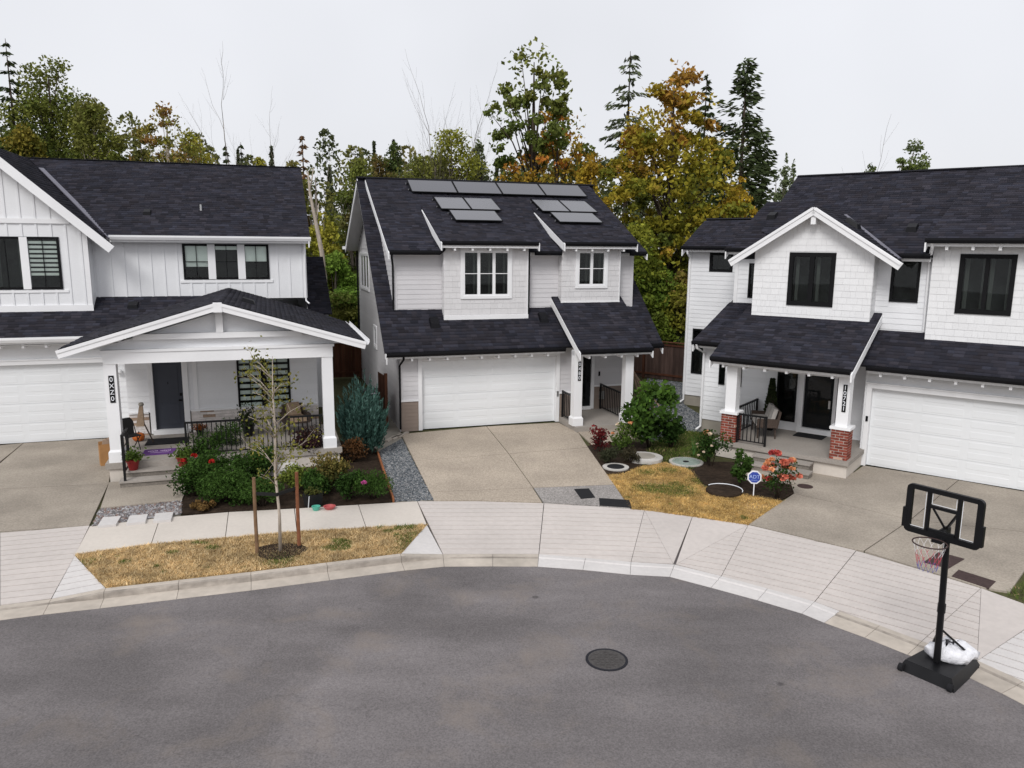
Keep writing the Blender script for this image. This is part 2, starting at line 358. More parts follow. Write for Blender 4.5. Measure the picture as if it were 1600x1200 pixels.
def wall(house, fc, poly, holes, m, exposure=0.165, clad='lap', m_core=None, panel_m=None):
    """a wall sheet with window openings, clad in lap boards, shakes or battens that are objects of their own"""
    mb = MB()
    xs = sorted({p[0] for p in poly} | {h[0] for h in holes} | {h[1] for h in holes})
    zs = sorted({p[1] for p in poly} | {h[2] for h in holes} | {h[3] for h in holes})
    for i in range(len(xs) - 1):
        for j in range(len(zs) - 1):
            cx, cz = (xs[i] + xs[i + 1]) / 2, (zs[j] + zs[j + 1]) / 2
            if any(h[0] < cx < h[1] and h[2] < cz < h[3] for h in holes): continue
            c = [(xs[i], zs[j]), (xs[i + 1], zs[j]), (xs[i + 1], zs[j + 1]), (xs[i], zs[j + 1])]
            ar = sum(poly[k][0] * poly[(k + 1) % len(poly)][1] - poly[(k + 1) % len(poly)][0] * poly[k][1] for k in range(len(poly)))
            sg = 1 if ar > 0 else -1
            for k in range(len(poly)):
                p, q = poly[k], poly[(k + 1) % len(poly)]
                nx, nz = (q[1] - p[1]) * sg, -(q[0] - p[0]) * sg
                c = clip(c, nx, nz, nx * p[0] + nz * p[1])
                if len(c) < 3: break
            if len(c) >= 3: mb.add([fc.pt(a, z, 0) for a, z in c], [tuple(range(len(c)))])
    w = mb.build('wall', m_core or m, house)
    z0, z1 = min(p[1] for p in poly), max(p[1] for p in poly)
    if clad == 'lap':
        z = z0
        while z < z1 - 0.03:
            e = min(exposure, z1 - z)
            sp = scan(poly, z + e * 0.5)
            if sp:
                hs = [(h[0], h[1]) for h in holes if h[2] < z + e - 0.02 and h[3] > z + 0.02]
                for a, b in subtract(sp, hs): pbox('board', w, fc, a, b, z, z + e, 0.001, 0.020, m, 'lap')
            z += e
    elif clad == 'shake':
        z = z0; row = 0
        while z < z1 - 0.03:
            e = min(exposure, z1 - z); sp = scan(poly, z + e * 0.5)
            if sp:
                hs = [(h[0], h[1]) for h in holes if h[2] < z + e - 0.02 and h[3] > z + 0.02]
                for a, b in subtract(sp, hs):
                    x = a
                    while x < b - 0.01:
                        wd = rnd.choice((0.14, 0.19, 0.24, 0.3))
                        if b - x - wd < 0.08: wd = b - x
                        pbox('shake', w, fc, x + 0.0015, x + wd - 0.0015, z, z + e, 0.001, 0.013 + rnd.random() * 0.003, m, 'lap'); x += wd
            z += e; row += 1
    elif clad == 'batten':
        x = poly[0][0] + 0.2
        x0, x1 = min(p[0] for p in poly), max(p[0] for p in poly)
        x = x0 + 0.25
        flip = [(p[1], p[0]) for p in poly]
        while x < x1 - 0.05:
            sp = scan(flip, x)
            if sp:
                hs = [(h[2], h[3]) for h in holes if h[0] < x + 0.03 and h[1] > x - 0.03]
                for a, b in subtract(sp, hs): pbox('batten', w, fc, x - 0.03, x + 0.03, a, b, 0.001, 0.022, m)
            x += 0.405
    return w

def window(house, fc, s0, s1, z0, z1, fm='black_frame', trim=None, trim_w=0.1, lites=1, hbar=None, vbar=False, blind=None, sill=False, fw=0.055, mull=0.07, mull_m=None):
    mb = MB()
    mbox(mb, fc, s0, s0 + fw, z0, z1, -0.06, 0.035); mbox(mb, fc, s1 - fw, s1, z0, z1, -0.06, 0.035)
    mbox(mb, fc, s0 + fw, s1 - fw, z0, z0 + fw, -0.06, 0.034); mbox(mb, fc, s0 + fw, s1 - fw, z1 - fw, z1, -0.06, 0.034)
    W = (s1 - s0 - 2 * fw - (lites - 1) * mull) / lites
    win = None; subs = []
    for i in range(lites):
        a = s0 + fw + i * (W + mull); b = a + W
        if i and mull_m is None: mbox(mb, fc, a - mull, a, z0 + fw, z1 - fw, -0.06, 0.03)
        subs.append((a, b))
    win = mb.build('window', fm, house)
    for i, (a, b) in enumerate(subs):
        if i and mull_m: pbox('mullion', win, fc, a - mull, a, z0 + 0.01, z1 - 0.01, -0.05, 0.045, mull_m)
        pbox('pane', win, fc, a, b, z0 + fw, z1 - fw, -0.012, -0.006, 'glass')
        if hbar:
            for hb in (hbar if isinstance(hbar, (list, tuple)) else [hbar]):
                zz = z0 + (z1 - z0) * hb; pbox('muntin', win, fc, a, b, zz - 0.012, zz + 0.012, -0.014, 0.008, fm)
        if vbar: pbox('muntin', win, fc, (a + b) / 2 - 0.01, (a + b) / 2 + 0.01, z0 + fw, z1 - fw, -0.015, 0.007, fm)
        bl = blind[i] if isinstance(blind, (list, tuple)) else blind
        if bl == 'zebra' or bl == 'zebra_half':
            n = 8; zb = z0 + fw + (0.0 if bl == 'zebra' else (z1 - z0) * 0.22); st = (z1 - fw - zb) / n
            for k in range(n): pbox('blind_slat', win, fc, a + 0.01, b - 0.01, zb + k * st, zb + (k + 0.6) * st, -0.05, -0.045, 'blind_fabric')
        elif bl is None and lites > 1 and (b - a) > 0.4:
            for ca, cb in ((a, a + (b - a) * 0.2), (b - (b - a) * 0.16, b)):
                cm_ = MB(); n_ = 6
                for q in range(n_): mbox(cm_, fc, ca + (cb - ca) * q / n_, ca + (cb - ca) * (q + 1) / n_, z0 + fw, z1 - fw, -0.32, -0.29 + 0.025 * (q % 2))
                cm_.build('curtain', 'curtain_fabric', win)
        elif bl:
            zb = z0 + fw + (z1 - z0) * bl; pbox('blind', win, fc, a + 0.01, b - 0.01, zb, z1 - fw, -0.05, -0.045, 'blind_fabric')
    rb = MB(); d = -0.75
    q = [fc.pt(s0, z0, -0.06), fc.pt(s1, z0, -0.06), fc.pt(s1, z1, -0.06), fc.pt(s0, z1, -0.06)]; r = [fc.pt(s0, z0, d), fc.pt(s1, z0, d), fc.pt(s1, z1, d), fc.pt(s0, z1, d)]
    rb.add(q + r, [(4, 5, 6, 7), (0, 1, 5, 4), (1, 2, 6, 5), (2, 3, 7, 6), (3, 0, 4, 7)]); rb.build('recess', 'interior', win)
    if trim:
        t = trim_w
        pbox('trim', win, fc, s0 - t, s0, z0 - t, z1 + t, 0.0, 0.045, trim); pbox('trim', win, fc, s1, s1 + t, z0 - t, z1 + t, 0.0, 0.045, trim)
        pbox('trim', win, fc, s0, s1, z1, z1 + t, 0.0, 0.047, trim); pbox('trim', win, fc, s0, s1, z0 - t, z0, 0.0, 0.05, trim)
    return win

SH_BASE = np.array([0.0265, 0.0258, 0.034])
def roof(house, planes, thick=0.05, name='roof'):
    """planes = list of (origin, eave direction, up-slope direction, polygon in (along, up)); one roof part with its shingles"""
    deck = MB(); vv, ff, cc = [], [], []; nb = 0
    for o, u, w, poly in planes:
        o, u, w = V(o), V(u).normalized(), V(w).normalized(); n = u.cross(w).normalized()
        if n.z < 0: n = -n
        thick = 0.05
        deck.prism([o + u * a + w * t - n * 0.004 for a, t in poly], -n * thick)
        t0, t1 = min(p[1] for p in poly), max(p[1] for p in poly); st = 0.142; t = t0
        while t < t1 - 0.02:
            for a, b in scan_all(poly, min(t + st * 0.5, t1 - 0.01)):
                x = a - rnd.random() * 0.0
                while x < b - 0.005:
                    wd = rnd.uniform(0.14, 0.34)
                    if b - x - wd < 0.1: wd = b - x
                    h = 0.010 + rnd.random() * 0.009 + (0.008 if rnd.random() < 0.3 else 0); e = min(t + st + 0.02, t1)
                    P = [o + u * (x + .002) + w * t, o + u * (x + wd - .002) + w * t]
                    Q = [o + u * (x + .002) + w * e, o + u * (x + wd - .002) + w * e]
                    vv += [P[0] + n * h, P[1] + n * h, Q[1] + n * 0.003, Q[0] + n * 0.003, P[0] - n * 0.003, P[1] - n * 0.003]
                    ff += [(nb, nb + 1, nb + 2, nb + 3), (nb + 4, nb + 5, nb + 1, nb), (nb + 4, nb, nb + 3, nb + 3 - 0), (nb + 1, nb + 5, nb + 2, nb + 2)]
                    k = rnd.choice((0.72, 0.82, 0.9, 1.0, 1.0, 1.1, 1.22, 1.42)) * rnd.uniform(0.92, 1.08); tt = rnd.uniform(-0.06, 0.06)
                    c = SH_BASE * k * np.array([1 - tt, 1, 1 + tt]); cc += [c, c * .9]
                    nb += 6; x += wd
            t += st
    r = deck.build(name, 'roof_deck', house)
    F4 = [f for i, f in enumerate(ff) if i % 4 < 2]
    s = npmesh('shingles', [tuple(v) for v in vv], F4, cc, 'shingle', r); s['kind'] = 'stuff'
    return r

def rake(house, x, a, b, h=0.22, ins=1):
    """rake board under a roof edge at x, from (y, z) a up to (y, z) b of the roof surface"""
    x0 = x + ins * 0.03
    return MB().prism([(x0, a[0], a[1] - 0.055), (x0, a[0], a[1] - 0.055 - h), (x0, b[0], b[1] - 0.055 - h), (x0, b[0], b[1] - 0.055)], (ins * 0.04, 0, 0)).build('rake_board', 'white_paint', house)
def gutter(house, p0, p1, m='gutter_black', out=(0, -1, 0)):
    p0, p1, out = V(p0), V(p1), V(out); z = V((0, 0, 1))
    prof = [(0, 0), (0.0, -0.145), (0.10, -0.145), (0.14, -0.06), (0.14, 0.0), (0.127, 0.0), (0.127, -0.06), (0.095, -0.13), (0.012, -0.13), (0.012, 0)]
    mb = MB(); mb.prism([p0 + out * a + z * b for a, b in prof], p1 - p0); return mb.build('gutter', m, house)
def bar(house, name, p0, p1, w, h, m, up=(0, 0, 1)):
    return MB().beam(p0, p1, w, h, up).build(name, m, house)
def downspout(house, pts, m, r=0.035):
    return MB().tube(pts, r, 8).build('downspout', m, house)
def rafter_tails(house, x0, x1, y, z, step=0.6, m='white_paint', ln=0.36):
    x = x0
    f = Face((0, y, 0), (0, -1, 0))
    while x <= x1 + 1e-6:
        pbox('rafter_tail', house, f, x - 0.035, x + 0.035, z - 0.11, z, -ln, 0.0, m); x += step

def railing(house, p0, p1, z0, h=0.95, n=12, posts=(True, True), foot=0.0):
    p0, p1 = V((*p0, z0)), V((*p1, z0)); z = V((0, 0, 1)); mb = MB()
    mb.beam(p0 + z * h, p1 + z * h, 0.055, 0.05); r = mb.build('railing', 'black_paint', house)
    MB().beam(p0 + z * 0.09, p1 + z * 0.09, 0.035, 0.03).build('bottom_rail', 'black_paint', r)
    for i in range(n):
        t = (i + 0.5) / n; p = p0.lerp(p1, t)
        MB().beam(p + z * 0.1, p + z * (h - 0.015), 0.024, 0.024, (p1 - p0)).build('baluster', 'black_paint', r)
    for k, e in enumerate((p0, p1)):
        if posts[k]: MB().beam(e - z * foot, e + z * (h + 0.03), 0.055, 0.055, (p1 - p0)).build('newel', 'black_paint', r)
    return r

def text(name, s, size, m, parent, mtx, ext=0.003):
    cu = bpy.data.curves.new(name, 'FONT'); cu.body = s; cu.size = size; cu.align_x = 'CENTER'; cu.align_y = 'CENTER'; cu.extrude = ext
    t = bpy.data.objects.new(name, cu); COL.objects.link(t); bpy.context.view_layer.update()
    me = bpy.data.meshes.new_from_object(t.evaluated_get(bpy.context.evaluated_depsgraph_get())); me.materials.clear(); me.materials.append(MATS[m])
    bpy.data.objects.remove(t); o = link(name, me, parent); o.matrix_local = mtx; return o
def face_mtx(fc, s, z, out):
    p = fc.pt(s, z, out)
    return Matrix(((fc.u.x, 0, fc.n.x, p.x), (fc.u.y, 0, fc.n.y, p.y), (0, 1, 0, p.z), (0, 0, 0, 1)))
def plaque(house, fc, s, ztop, digits, w=0.11, dh=0.155):
    b = pbox('number_plaque', house, fc, s - w / 2, s + w / 2, ztop - dh * len(digits) - 0.04, ztop, 0.003, 0.018, 'black_frame')
    for i, d in enumerate(digits): text('digit', d, 0.17, 'sign_white', house, face_mtx(fc, s, ztop - 0.02 - dh * (i + 0.5), 0.0195), 0.002)

def garage_door(house, fc, s0, s1, z0, z1, m='door_white', rows=8, cols=4, trim=0.13):
    mb = MB(); mbox(mb, fc, s0, s1, z0, z1, -0.17, -0.12); d = mb.build('garage_door', m, house)
    H = (z1 - z0) / rows; Wd = (s1 - s0) / cols
    for i in range(rows // 2): pbox('section', d, fc, s0 + 0.004, s1 - 0.004, z0 + 2 * i * H + 0.004, z0 + 2 * (i + 1) * H - 0.004, -0.121, -0.108, m)
    for i in range(rows):
        for j in range(cols):
            a, z = s0 + j * Wd + 0.09, z0 + i * H + 0.045
            b, zz = a + Wd - 0.18, z + H - 0.09
            mb = MB(); q = 0.02
            mb.add([fc.pt(a, z, -0.109), fc.pt(b, z, -0.109), fc.pt(b, zz, -0.109), fc.pt(a, zz, -0.109), fc.pt(a + q, z + q, -0.104), fc.pt(b - q, z + q, -0.104), fc.pt(b - q, zz - q, -0.104), fc.pt(a + q, zz - q, -0.104)],
                   [(4, 5, 6, 7), (0, 1, 5, 4), (1, 2, 6, 5), (2, 3, 7, 6), (3, 0, 4, 7)]); mb.build('panel', m, d)
    t = trim
    pbox('door_trim', d, fc, s0 - t, s0, z0, z1 + t, -0.15, 0.05, 'white_paint'); pbox('door_trim', d, fc, s1, s1 + t, z0, z1 + t, -0.15, 0.05, 'white_paint')
    pbox('door_trim', d, fc, s0, s1, z1, z1 + t, -0.15, 0.052, 'white_paint'); pbox('door_trim', d, fc, s0 - t - 0.03, s1 + t + 0.03, z1 + t, z1 + t + 0.035, -0.02, 0.075, 'white_paint')
    return d
def roof_vent(house, p, w=0.32, m='gutter_black', slope=0.5):
    mb = MB(); x, y, z = p; s = slope * 0.34
    mb.hexa([(x - w / 2, y, z - 0.03), (x + w / 2, y, z - 0.03), (x + w / 2, y + 0.34, z + s - 0.03), (x - w / 2, y + 0.34, z + s - 0.03),
             (x - w / 2 + .03, y + .02, z + 0.14), (x + w / 2 - .03, y + .02, z + 0.14), (x + w / 2 - .03, y + 0.3, z + s + 0.05), (x - w / 2 + .03, y + 0.3, z + s + 0.05)])
    return mb.build('roof_vent', m, house)

# ---------------------------------------------------------------- ground, road, pavements
KERB_L = [(-400, 985), (0, 936), (80, 926), (165, 919), (392, 893.5), (625, 865), (692, 866)]
def poly_obj(name, pts, thick, m, parent=None, kind=None):      # 3-D polygon with a thickness downwards
    o = MB().prism([V(p) for p in pts][::-1], (0, 0, -thick)).build(name, m, parent)
    if kind: o['kind'] = kind
    return o
def shrink(pts, g):
    c = sum((V(p) for p in pts), V((0, 0, 0))) / len(pts); out = []
    for p in pts:
        d = c - V(p); out.append(V(p) + d.normalized() * min(g * 1.5, d.length * 0.2))
    return out
RZ = -0.13                                                       # road level
road = new('road', [(-90, -60, RZ), (90, -60, RZ), (90, 30, RZ), (-90, 30, RZ)], [(0, 1, 2, 3)], 'asphalt'); road['kind'] = 'structure'

BACK = [(-700, 935), (0, 832), (140, 822), (285, 804), (500, 792), (615, 785), (652, 783), (745, 783), (850, 786), (932, 791), (1007, 797), (1082, 807), (1169, 820), (1250, 839), (1338, 860), (1452, 894), (1533, 919), (1600, 942), (1750, 1002), (2000, 1130)]
gpts = [gp(*q, -0.03) for q in BACK]
gpts = [V((-160, gpts[0].y, -0.03))] + gpts + [V((160, 6, -0.03)), V((160, 420, -0.03)), V((-160, 420, -0.03))]
ground = poly_obj('ground', gpts, 0.12, 'ground_soil', None, 'structure')

def strip_panel(parent, name, pts, m, grooves=0, gdir=None, thick=0.10, gap=0.008, gw=0.026):
    """a concrete panel; with grooves it is cut by shallow tooled grooves running along gdir"""
    P = shrink(pts, gap); A = np.array([[p.x, p.y, 1] for p in P]); z = np.array([p.z for p in P])
    cf = np.linalg.lstsq(A, z, rcond=None)[0] if len(P) > 3 else np.linalg.solve(A, z)
    zf = lambda x, y: float(cf[0] * x + cf[1] * y + cf[2])
    poly = [(p.x, p.y) for p in P]
    if not grooves: return MB().prism([V((x, y, zf(x, y))) for x, y in poly][::-1], (0, 0, -thick)).build(name, m, parent)
    g = V((gdir[0], gdir[1], 0)).normalized(); n = (-g.y, g.x); mb = MB()
    mb.prism([V((x, y, zf(x, y) - 0.012)) for x, y in poly][::-1], (0, 0, -thick + 0.02))
    d0 = [n[0] * x + n[1] * y for x, y in poly]; lo, hi = min(d0), max(d0); st = grooves; k = lo
    while k < hi:
        c = clip(clip(poly, -n[0], -n[1], -(k + gw / 2)), n[0], n[1], k + st - gw / 2)
        if len(c) >= 3: mb.prism([V((x, y, zf(x, y))) for x, y in c][::-1], (0, 0, -0.0115))
        k += st
    o = mb.build(name, m, parent); o.data.materials.append(MATS['groove_dirt'])
    for k in range(len(poly) + 2): o.data.polygons[k].material_index = 1
    return o

sidewalk = tag(bpy.data.objects.new('pavement', None), kind='structure'); COL.objects.link(sidewalk)
for x0b, x1b, x0f, x1f in (((140, 822), (250, 809), (117, 866), (236, 850)), ((250, 809), (357, 800), (236, 850), (352, 840)), ((357, 800), (460, 794.5), (352, 840), (464, 830)), ((460, 794.5), (560, 788.5), (464, 830), (572, 824)), ((560, 788.5), (652, 783), (572, 824), (667, 819))):
    strip_panel(sidewalk, 'slab', [gp(*x0b), gp(*x1b), gp(*x1f), gp(*x0f)], 'concrete_walk')
# driveway aprons: grooved panels sloping to the gutter
D = -0.095
A_dir = gp(842, 866) - gp(692, 866)
panels = [([(0, 832, 0), (140, 822, 0), (117, 867, 0), (80, 936, D), (0, 946, D)], 'concrete_apron', (1, 0.28)),
          ([(-420, 890, 0), (0, 832, 0), (0, 946, D), (-420, 1000, D)], 'concrete_apron', (1, 0.28)),
          ([(652, 783, 0), (745, 783, 0), (850, 786, 0), (842, 866, D), (692, 866, D)], 'concrete_apron', (1, 0.02)),
          ([(850, 786, 0), (932, 791, 0), (1007, 797, 0), (986, 878, D), (842, 866, D)], 'concrete_apron', (1, -0.08)),
          ([(1007, 797, 0), (1052, 881, D), (986, 878, D)], 'concrete_apron', (1, -0.12)),
          ([(1007, 797, 0), (1082, 807, 0), (1052, 881, D)], 'concrete_apron', None),
          ([(1082, 807, 0), (1169, 820, 0), (1056, 881.5, D)], 'concrete_apron', None),
          ([(1169, 820, 0), (1127, 900, D), (1056, 881.5, D)], 'concrete_apron', (1, -0.45)),
          ([(1169, 820, 0), (1250, 839, 0), (1338, 860, 0), (1273, 940, D), (1127, 900, D)], 'concrete_apron', (1, -0.62)),
          ([(1338, 860, 0), (1452, 894, 0), (1533, 919, 0), (1440, 1002, D), (1273, 940, D)], 'concrete_apron', (1, -0.8)),
          ([(1533, 919, 0), (1527, 1032, D), (1440, 1002, D)], 'concrete_apron', (1, -0.9)),
          ([(1533, 919, 0), (1600, 942, 0), (1613, 977, -0.05), (1527, 1032, D)], 'concrete_apron', None),
          ([(1600, 942, 0), (1760, 1006, 0), (1670, 1100, D), (1527, 1032, D), (1613, 977, -0.05)], 'concrete_new', (1, -1.0)),
          ([(1760, 1006, 0), (2000, 1130, 0), (1850, 1215, D), (1670, 1100, D)], 'concrete_apron', (1, -1.1)),
          ([(117, 868, 0), (165, 919, 0.0), (80, 936, D)], 'concrete_new', (1, 0.28)),
          ([(667, 820, 0), (692, 866, D), (627, 865, 0.0)], 'concrete_new', None)]
apron = tag(bpy.data.objects.new('driveway_apron', None), kind='structure'); COL.objects.link(apron)
for pts, m, g in panels:
    strip_panel(apron, 'slab', [gp(*q) for q in pts], m, 0.26 if g else 0, g)

# kerb and gutter: kerb stones with a raised face along the grass strip, dropped at the driveways
kerb = tag(bpy.data.objects.new('kerb', None), kind='structure'); COL.objects.link(kerb)
KB = [(-420, 1000, D), (-200, 972, D), (0, 946, D), (80, 936, D), (165, 919, 0.005), (280, 906, 0.005), (392, 893.5, 0.005), (510, 879, 0.005), (625, 865, 0.005), (692, 866, D), (770, 865.5, D), (842, 866, D), (915, 871, D), (986, 878, D), (1054, 882, D), (1127, 900, D), (1200, 919, D), (1273, 940, D), (1312, 955, D), (1375, 977, D), (1440, 1002, D), (1527, 1032, D), (1600, 1065, D), (1670, 1100, D), (1760, 1155, D), (1850, 1215, D)]
backs = [gp(*q) for q in KB]
def off(i):
    t = (backs[min(i + 1, len(backs) - 1)] - backs[max(i - 1, 0)]); t.z = 0; t.normalize(); return V((t.y, -t.x, 0))
for i in range(len(backs) - 1):
    secs = []
    for j in (i, i + 1):
        b, n = backs[j], off(j); top = b.z
        q = [b, b + n * 0.14, b + n * 0.175 + V((0, 0, -0.02)), V((b.x, b.y, 0)) + n * 0.2 + V((0, 0, RZ + 0.022)), V((b.x, b.y, 0)) + n * 0.56 + V((0, 0, RZ + 0.006)), V((b.x, b.y, 0)) + n * 0.56 + V((0, 0, RZ - 0.05)), V((b.x, b.y, -0.2))]
        secs.append(q)
    d = (secs[1][0] - secs[0][0]).normalized() * 0.004
    a = [p + d for p in secs[0]]; c = [p - d for p in secs[1]]; n = len(a)
    fs = [tuple(range(n)), tuple(range(n, 2 * n))[::-1]] + [(k, n + k, n + (k + 1) % n, (k + 1) % n) for k in range(n)]
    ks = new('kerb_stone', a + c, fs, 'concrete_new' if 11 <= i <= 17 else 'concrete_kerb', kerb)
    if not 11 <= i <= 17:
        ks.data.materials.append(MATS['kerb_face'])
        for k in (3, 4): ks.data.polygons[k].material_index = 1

def npfill(poly, n, rng=NR):                                      # random points of a polygon
    P = np.array([(p[0], p[1]) for p in poly]); lo, hi = P.min(0), P.max(0); out = []
    tot = 0
    while tot < n:
        q = rng.uniform(lo, hi, (n * 3, 2)); ins = np.zeros(len(q), bool); j = len(P) - 1
        for i in range(len(P)):
            xi, yi = P[i]; xj, yj = P[j]
            with np.errstate(divide='ignore', invalid='ignore'):
                c = ((yi > q[:, 1]) != (yj > q[:, 1])) & (q[:, 0] < (xj - xi) * (q[:, 1] - yi) / (yj - yi) + xi)
            ins ^= c; j = i
        q = q[ins]; out.append(q); tot += len(q)
    return np.concatenate(out)[:n]
def vnoise(p, s, seed):                                           # smooth 2-D value noise
    r = np.random.default_rng(seed).random((64, 64)); q = p * s + 1000; i = np.floor(q).astype(int); f = q - i; f = f * f * (3 - 2 * f)
    g = lambda a, b: r[a % 64, b % 64]
    return (g(i[:, 0], i[:, 1]) * (1 - f[:, 0]) * (1 - f[:, 1]) + g(i[:, 0] + 1, i[:, 1]) * f[:, 0] * (1 - f[:, 1]) + g(i[:, 0], i[:, 1] + 1) * (1 - f[:, 0]) * f[:, 1] + g(i[:, 0] + 1, i[:, 1] + 1) * f[:, 0] * f[:, 1])
def grass(name, poly, n, label, z=0.0, h=(0.02, 0.055), green=0.12, seed=3, spots=(), dry=((0.58, 0.42, 0.21), (0.48, 0.335, 0.16), (0.68, 0.53, 0.31), (0.32, 0.21, 0.10)), allgreen=False, cat='grass'):
    p = npfill(poly, n) + NR.normal(0, 0.022, (n, 2)); k = len(p); a = NR.uniform(0, 2 * math.pi, k); hh = NR.uniform(h[0], h[1], k); w = NR.uniform(0.003, 0.008, k)
    lean = NR.uniform(0.5, 2.4, k)[:, None] * hh[:, None] * np.c_[np.cos(a), np.sin(a)]
    side = np.c_[-np.sin(a), np.cos(a)] * w[:, None]
    v = np.zeros((k, 3, 3)); v[:, 0, :2] = p - side; v[:, 1, :2] = p + side; v[:, 2, :2] = p + lean; v[:, :, 2] = z - 0.005; v[:, 2, 2] = z + hh * 0.8
    g = vnoise(p, 1.1, seed) * 0.6 + vnoise(p, 4.0, seed + 1) * 0.4
    gm = g > (1 - green * 1.9)
    for (x, y, r) in spots: gm |= (np.hypot(p[:, 0] - x, p[:, 1] - y) + NR.normal(0, 0.12, k)) < r
    gm &= NR.random(k) < 0.75
    if allgreen: gm[:] = NR.random(k) < 0.93
    d = np.array(dry)[NR.integers(0, len(dry), k)] * NR.uniform(0.65, 1.2, k)[:, None] * (0.75 + 0.5 * vnoise(p, 2.3, seed + 2))[:, None]
    gr = np.array([(0.09, 0.13, 0.025)]) * NR.uniform(0.5, 1.3, k)[:, None]
    c = np.where(gm[:, None], gr, d)
    c = c * (0.82 + 0.6 * vnoise(p, 7.0, seed + 6))[:, None]
    keep = NR.random(k) < np.clip(2.2 * vnoise(p, 1.7, seed + 4) + 0.15, 0.25, 1) if not allgreen else np.ones(k, bool); v, c = v[keep], c[keep]; k = len(v)
    o = npmesh(name, v.reshape(-1, 3), np.arange(k * 3).reshape(-1, 3), c, 'dry_grass'); return tag(o, label, cat, kind='stuff')
def gravel(name, poly, n, label, size=(0.015, 0.035), z=0.0, cols=((0.11, 0.12, 0.13), (0.18, 0.19, 0.20), (0.06, 0.07, 0.08), (0.27, 0.27, 0.27))):
    p = npfill(poly, n); k = len(p); s = NR.uniform(size[0], size[1], k)
    base = np.array([(1, 0, 0), (-1, 0, 0), (0, 1, 0), (0, -1, 0), (0, 0, 0.75), (0, 0, -0.5)]); fc = np.array([(0, 2, 4), (2, 1, 4), (1, 3, 4), (3, 0, 4)])
    a = NR.uniform(0, 6.3, k); R2 = np.stack([np.cos(a), -np.sin(a), np.sin(a), np.cos(a)], 1).reshape(k, 2, 2)
    v = np.tile(base, (k, 1, 1)) * NR.uniform(0.6, 1.2, (k, 6, 1)) * s[:, None, None]; v[:, :, :2] = np.einsum('kij,kvj->kvi', R2, v[:, :, :2])
    v[:, :, :2] += p[:, None, :]; v[:, :, 2] += z + NR.uniform(-0.004, 0.012, k)[:, None]
    f = (fc[None] + (np.arange(k) * 6)[:, None, None]).reshape(-1, 3); c = np.array(cols)[NR.integers(0, len(cols), k)] * NR.uniform(0.7, 1.25, k)[:, None]
    o = npmesh(name, v.reshape(-1, 3), f, np.repeat(c, 4, 0), 'stone'); return tag(o, label, 'gravel', kind='stuff')

# grass strip by the kerb
bl = [gp(*q) for q in ((117, 866), (236, 850), (352, 840), (464, 830), (572, 824), (667, 819), (627, 864), (510, 878), (392, 892), (280, 904.5), (165, 918))]
verge = poly_obj('verge_soil', [p + V((0, 0, -0.012)) for p in shrink(bl, 0.0)], 0.1, 'dry_soil', None, 'structure')
tree_p = gp(438, 862)
grass('verge_grass', bl, 60000, 'dry yellow grass of the strip between pavement and kerb', green=0.135, seed=8, spots=((gp(650, 840).x, gp(650, 840).y, 0.35), (gp(640, 858).x, gp(640, 858).y, 0.3), (gp(130, 880).x, gp(130, 880).y, 0.15), (tree_p.x + 0.1, tree_p.y - 0.45, 0.25)))
# lawn between the middle and right houses
LAWN = [(960, 757), (988, 796), (1007, 797.5), (1082, 807.5), (1169, 820.5), (1226, 783), (1150, 770), (1100, 760), (1080, 735), (1040, 722), (1000, 729), (975, 740), (945, 742)]
lw = [gp(*q) for q in LAWN]
poly_obj('lawn_soil', [p + V((0, 0, -0.008)) for p in lw], 0.02, 'dry_soil', None, 'structure')
c1 = gp(1055, 765); c2 = gp(1100, 752)
grass('lawn_grass', lw, 70000, 'burnt golden lawn with green patches beside the middle driveway', green=0.13, seed=21, h=(0.015, 0.045), spots=((c1.x, c1.y, 0.55), (c1.x - .7, c1.y + .1, 0.4), (c2.x, c2.y, 0.35), (gp(1010, 738).x, gp(1010, 738).y, 0.25), (gp(1045, 735).x, gp(1045, 735).y, 0.25)), dry=((0.58, 0.39, 0.135), (0.48, 0.30, 0.095), (0.66, 0.47, 0.20), (0.33, 0.20, 0.07)))
# shaded green lawn at the foot of the right house
gl = [gp(*q) for q in ((1000, 728), (1040, 722), (1080, 735), (1110, 715), (1122, 692), (1098, 676), (1060, 672), (1020, 690))]
poly_obj('green_lawn_soil', [p + V((0, 0, -0.004)) for p in gl], 0.02, 'ground_soil', None, 'structure')
grass('green_lawn_grass', gl, 12000, 'dark green lawn at the foot of the right house', allgreen=True, seed=4, h=(0.04, 0.1))
# planting beds
bed1 = [gp(*q) for q in ((283, 783), (288, 757), (300, 700), (510, 690), (545, 690), (590, 702), (612, 783.5), (500, 791.5), (285, 803.5))]
poly_obj('front_bed_soil', [p + V((0, 0, 0.012)) for p in bed1], 0.05, 'dark_soil', None, 'structure')
bed2 = [gp(*q) for q in ((908, 700), (925, 695), (990, 690), (1060, 700), (1065, 716), (1000, 728), (972, 740), (945, 742))]
poly_obj('lawn_bed_soil', [p + V((0, 0, 0.008)) for p in bed2], 0.05, 'dark_soil', None, 'structure')
bed3 = [gp(*q) for q in ((1075, 730), (1090, 722), (1150, 722), (1160, 750), (1236, 757), (1240, 771), (1218, 782), (1130, 768), (1092, 752))]
poly_obj('porch_bed_soil', [p + V((0, 0, 0.010)) for p in bed3], 0.05, 'dark_soil', None, 'structure')

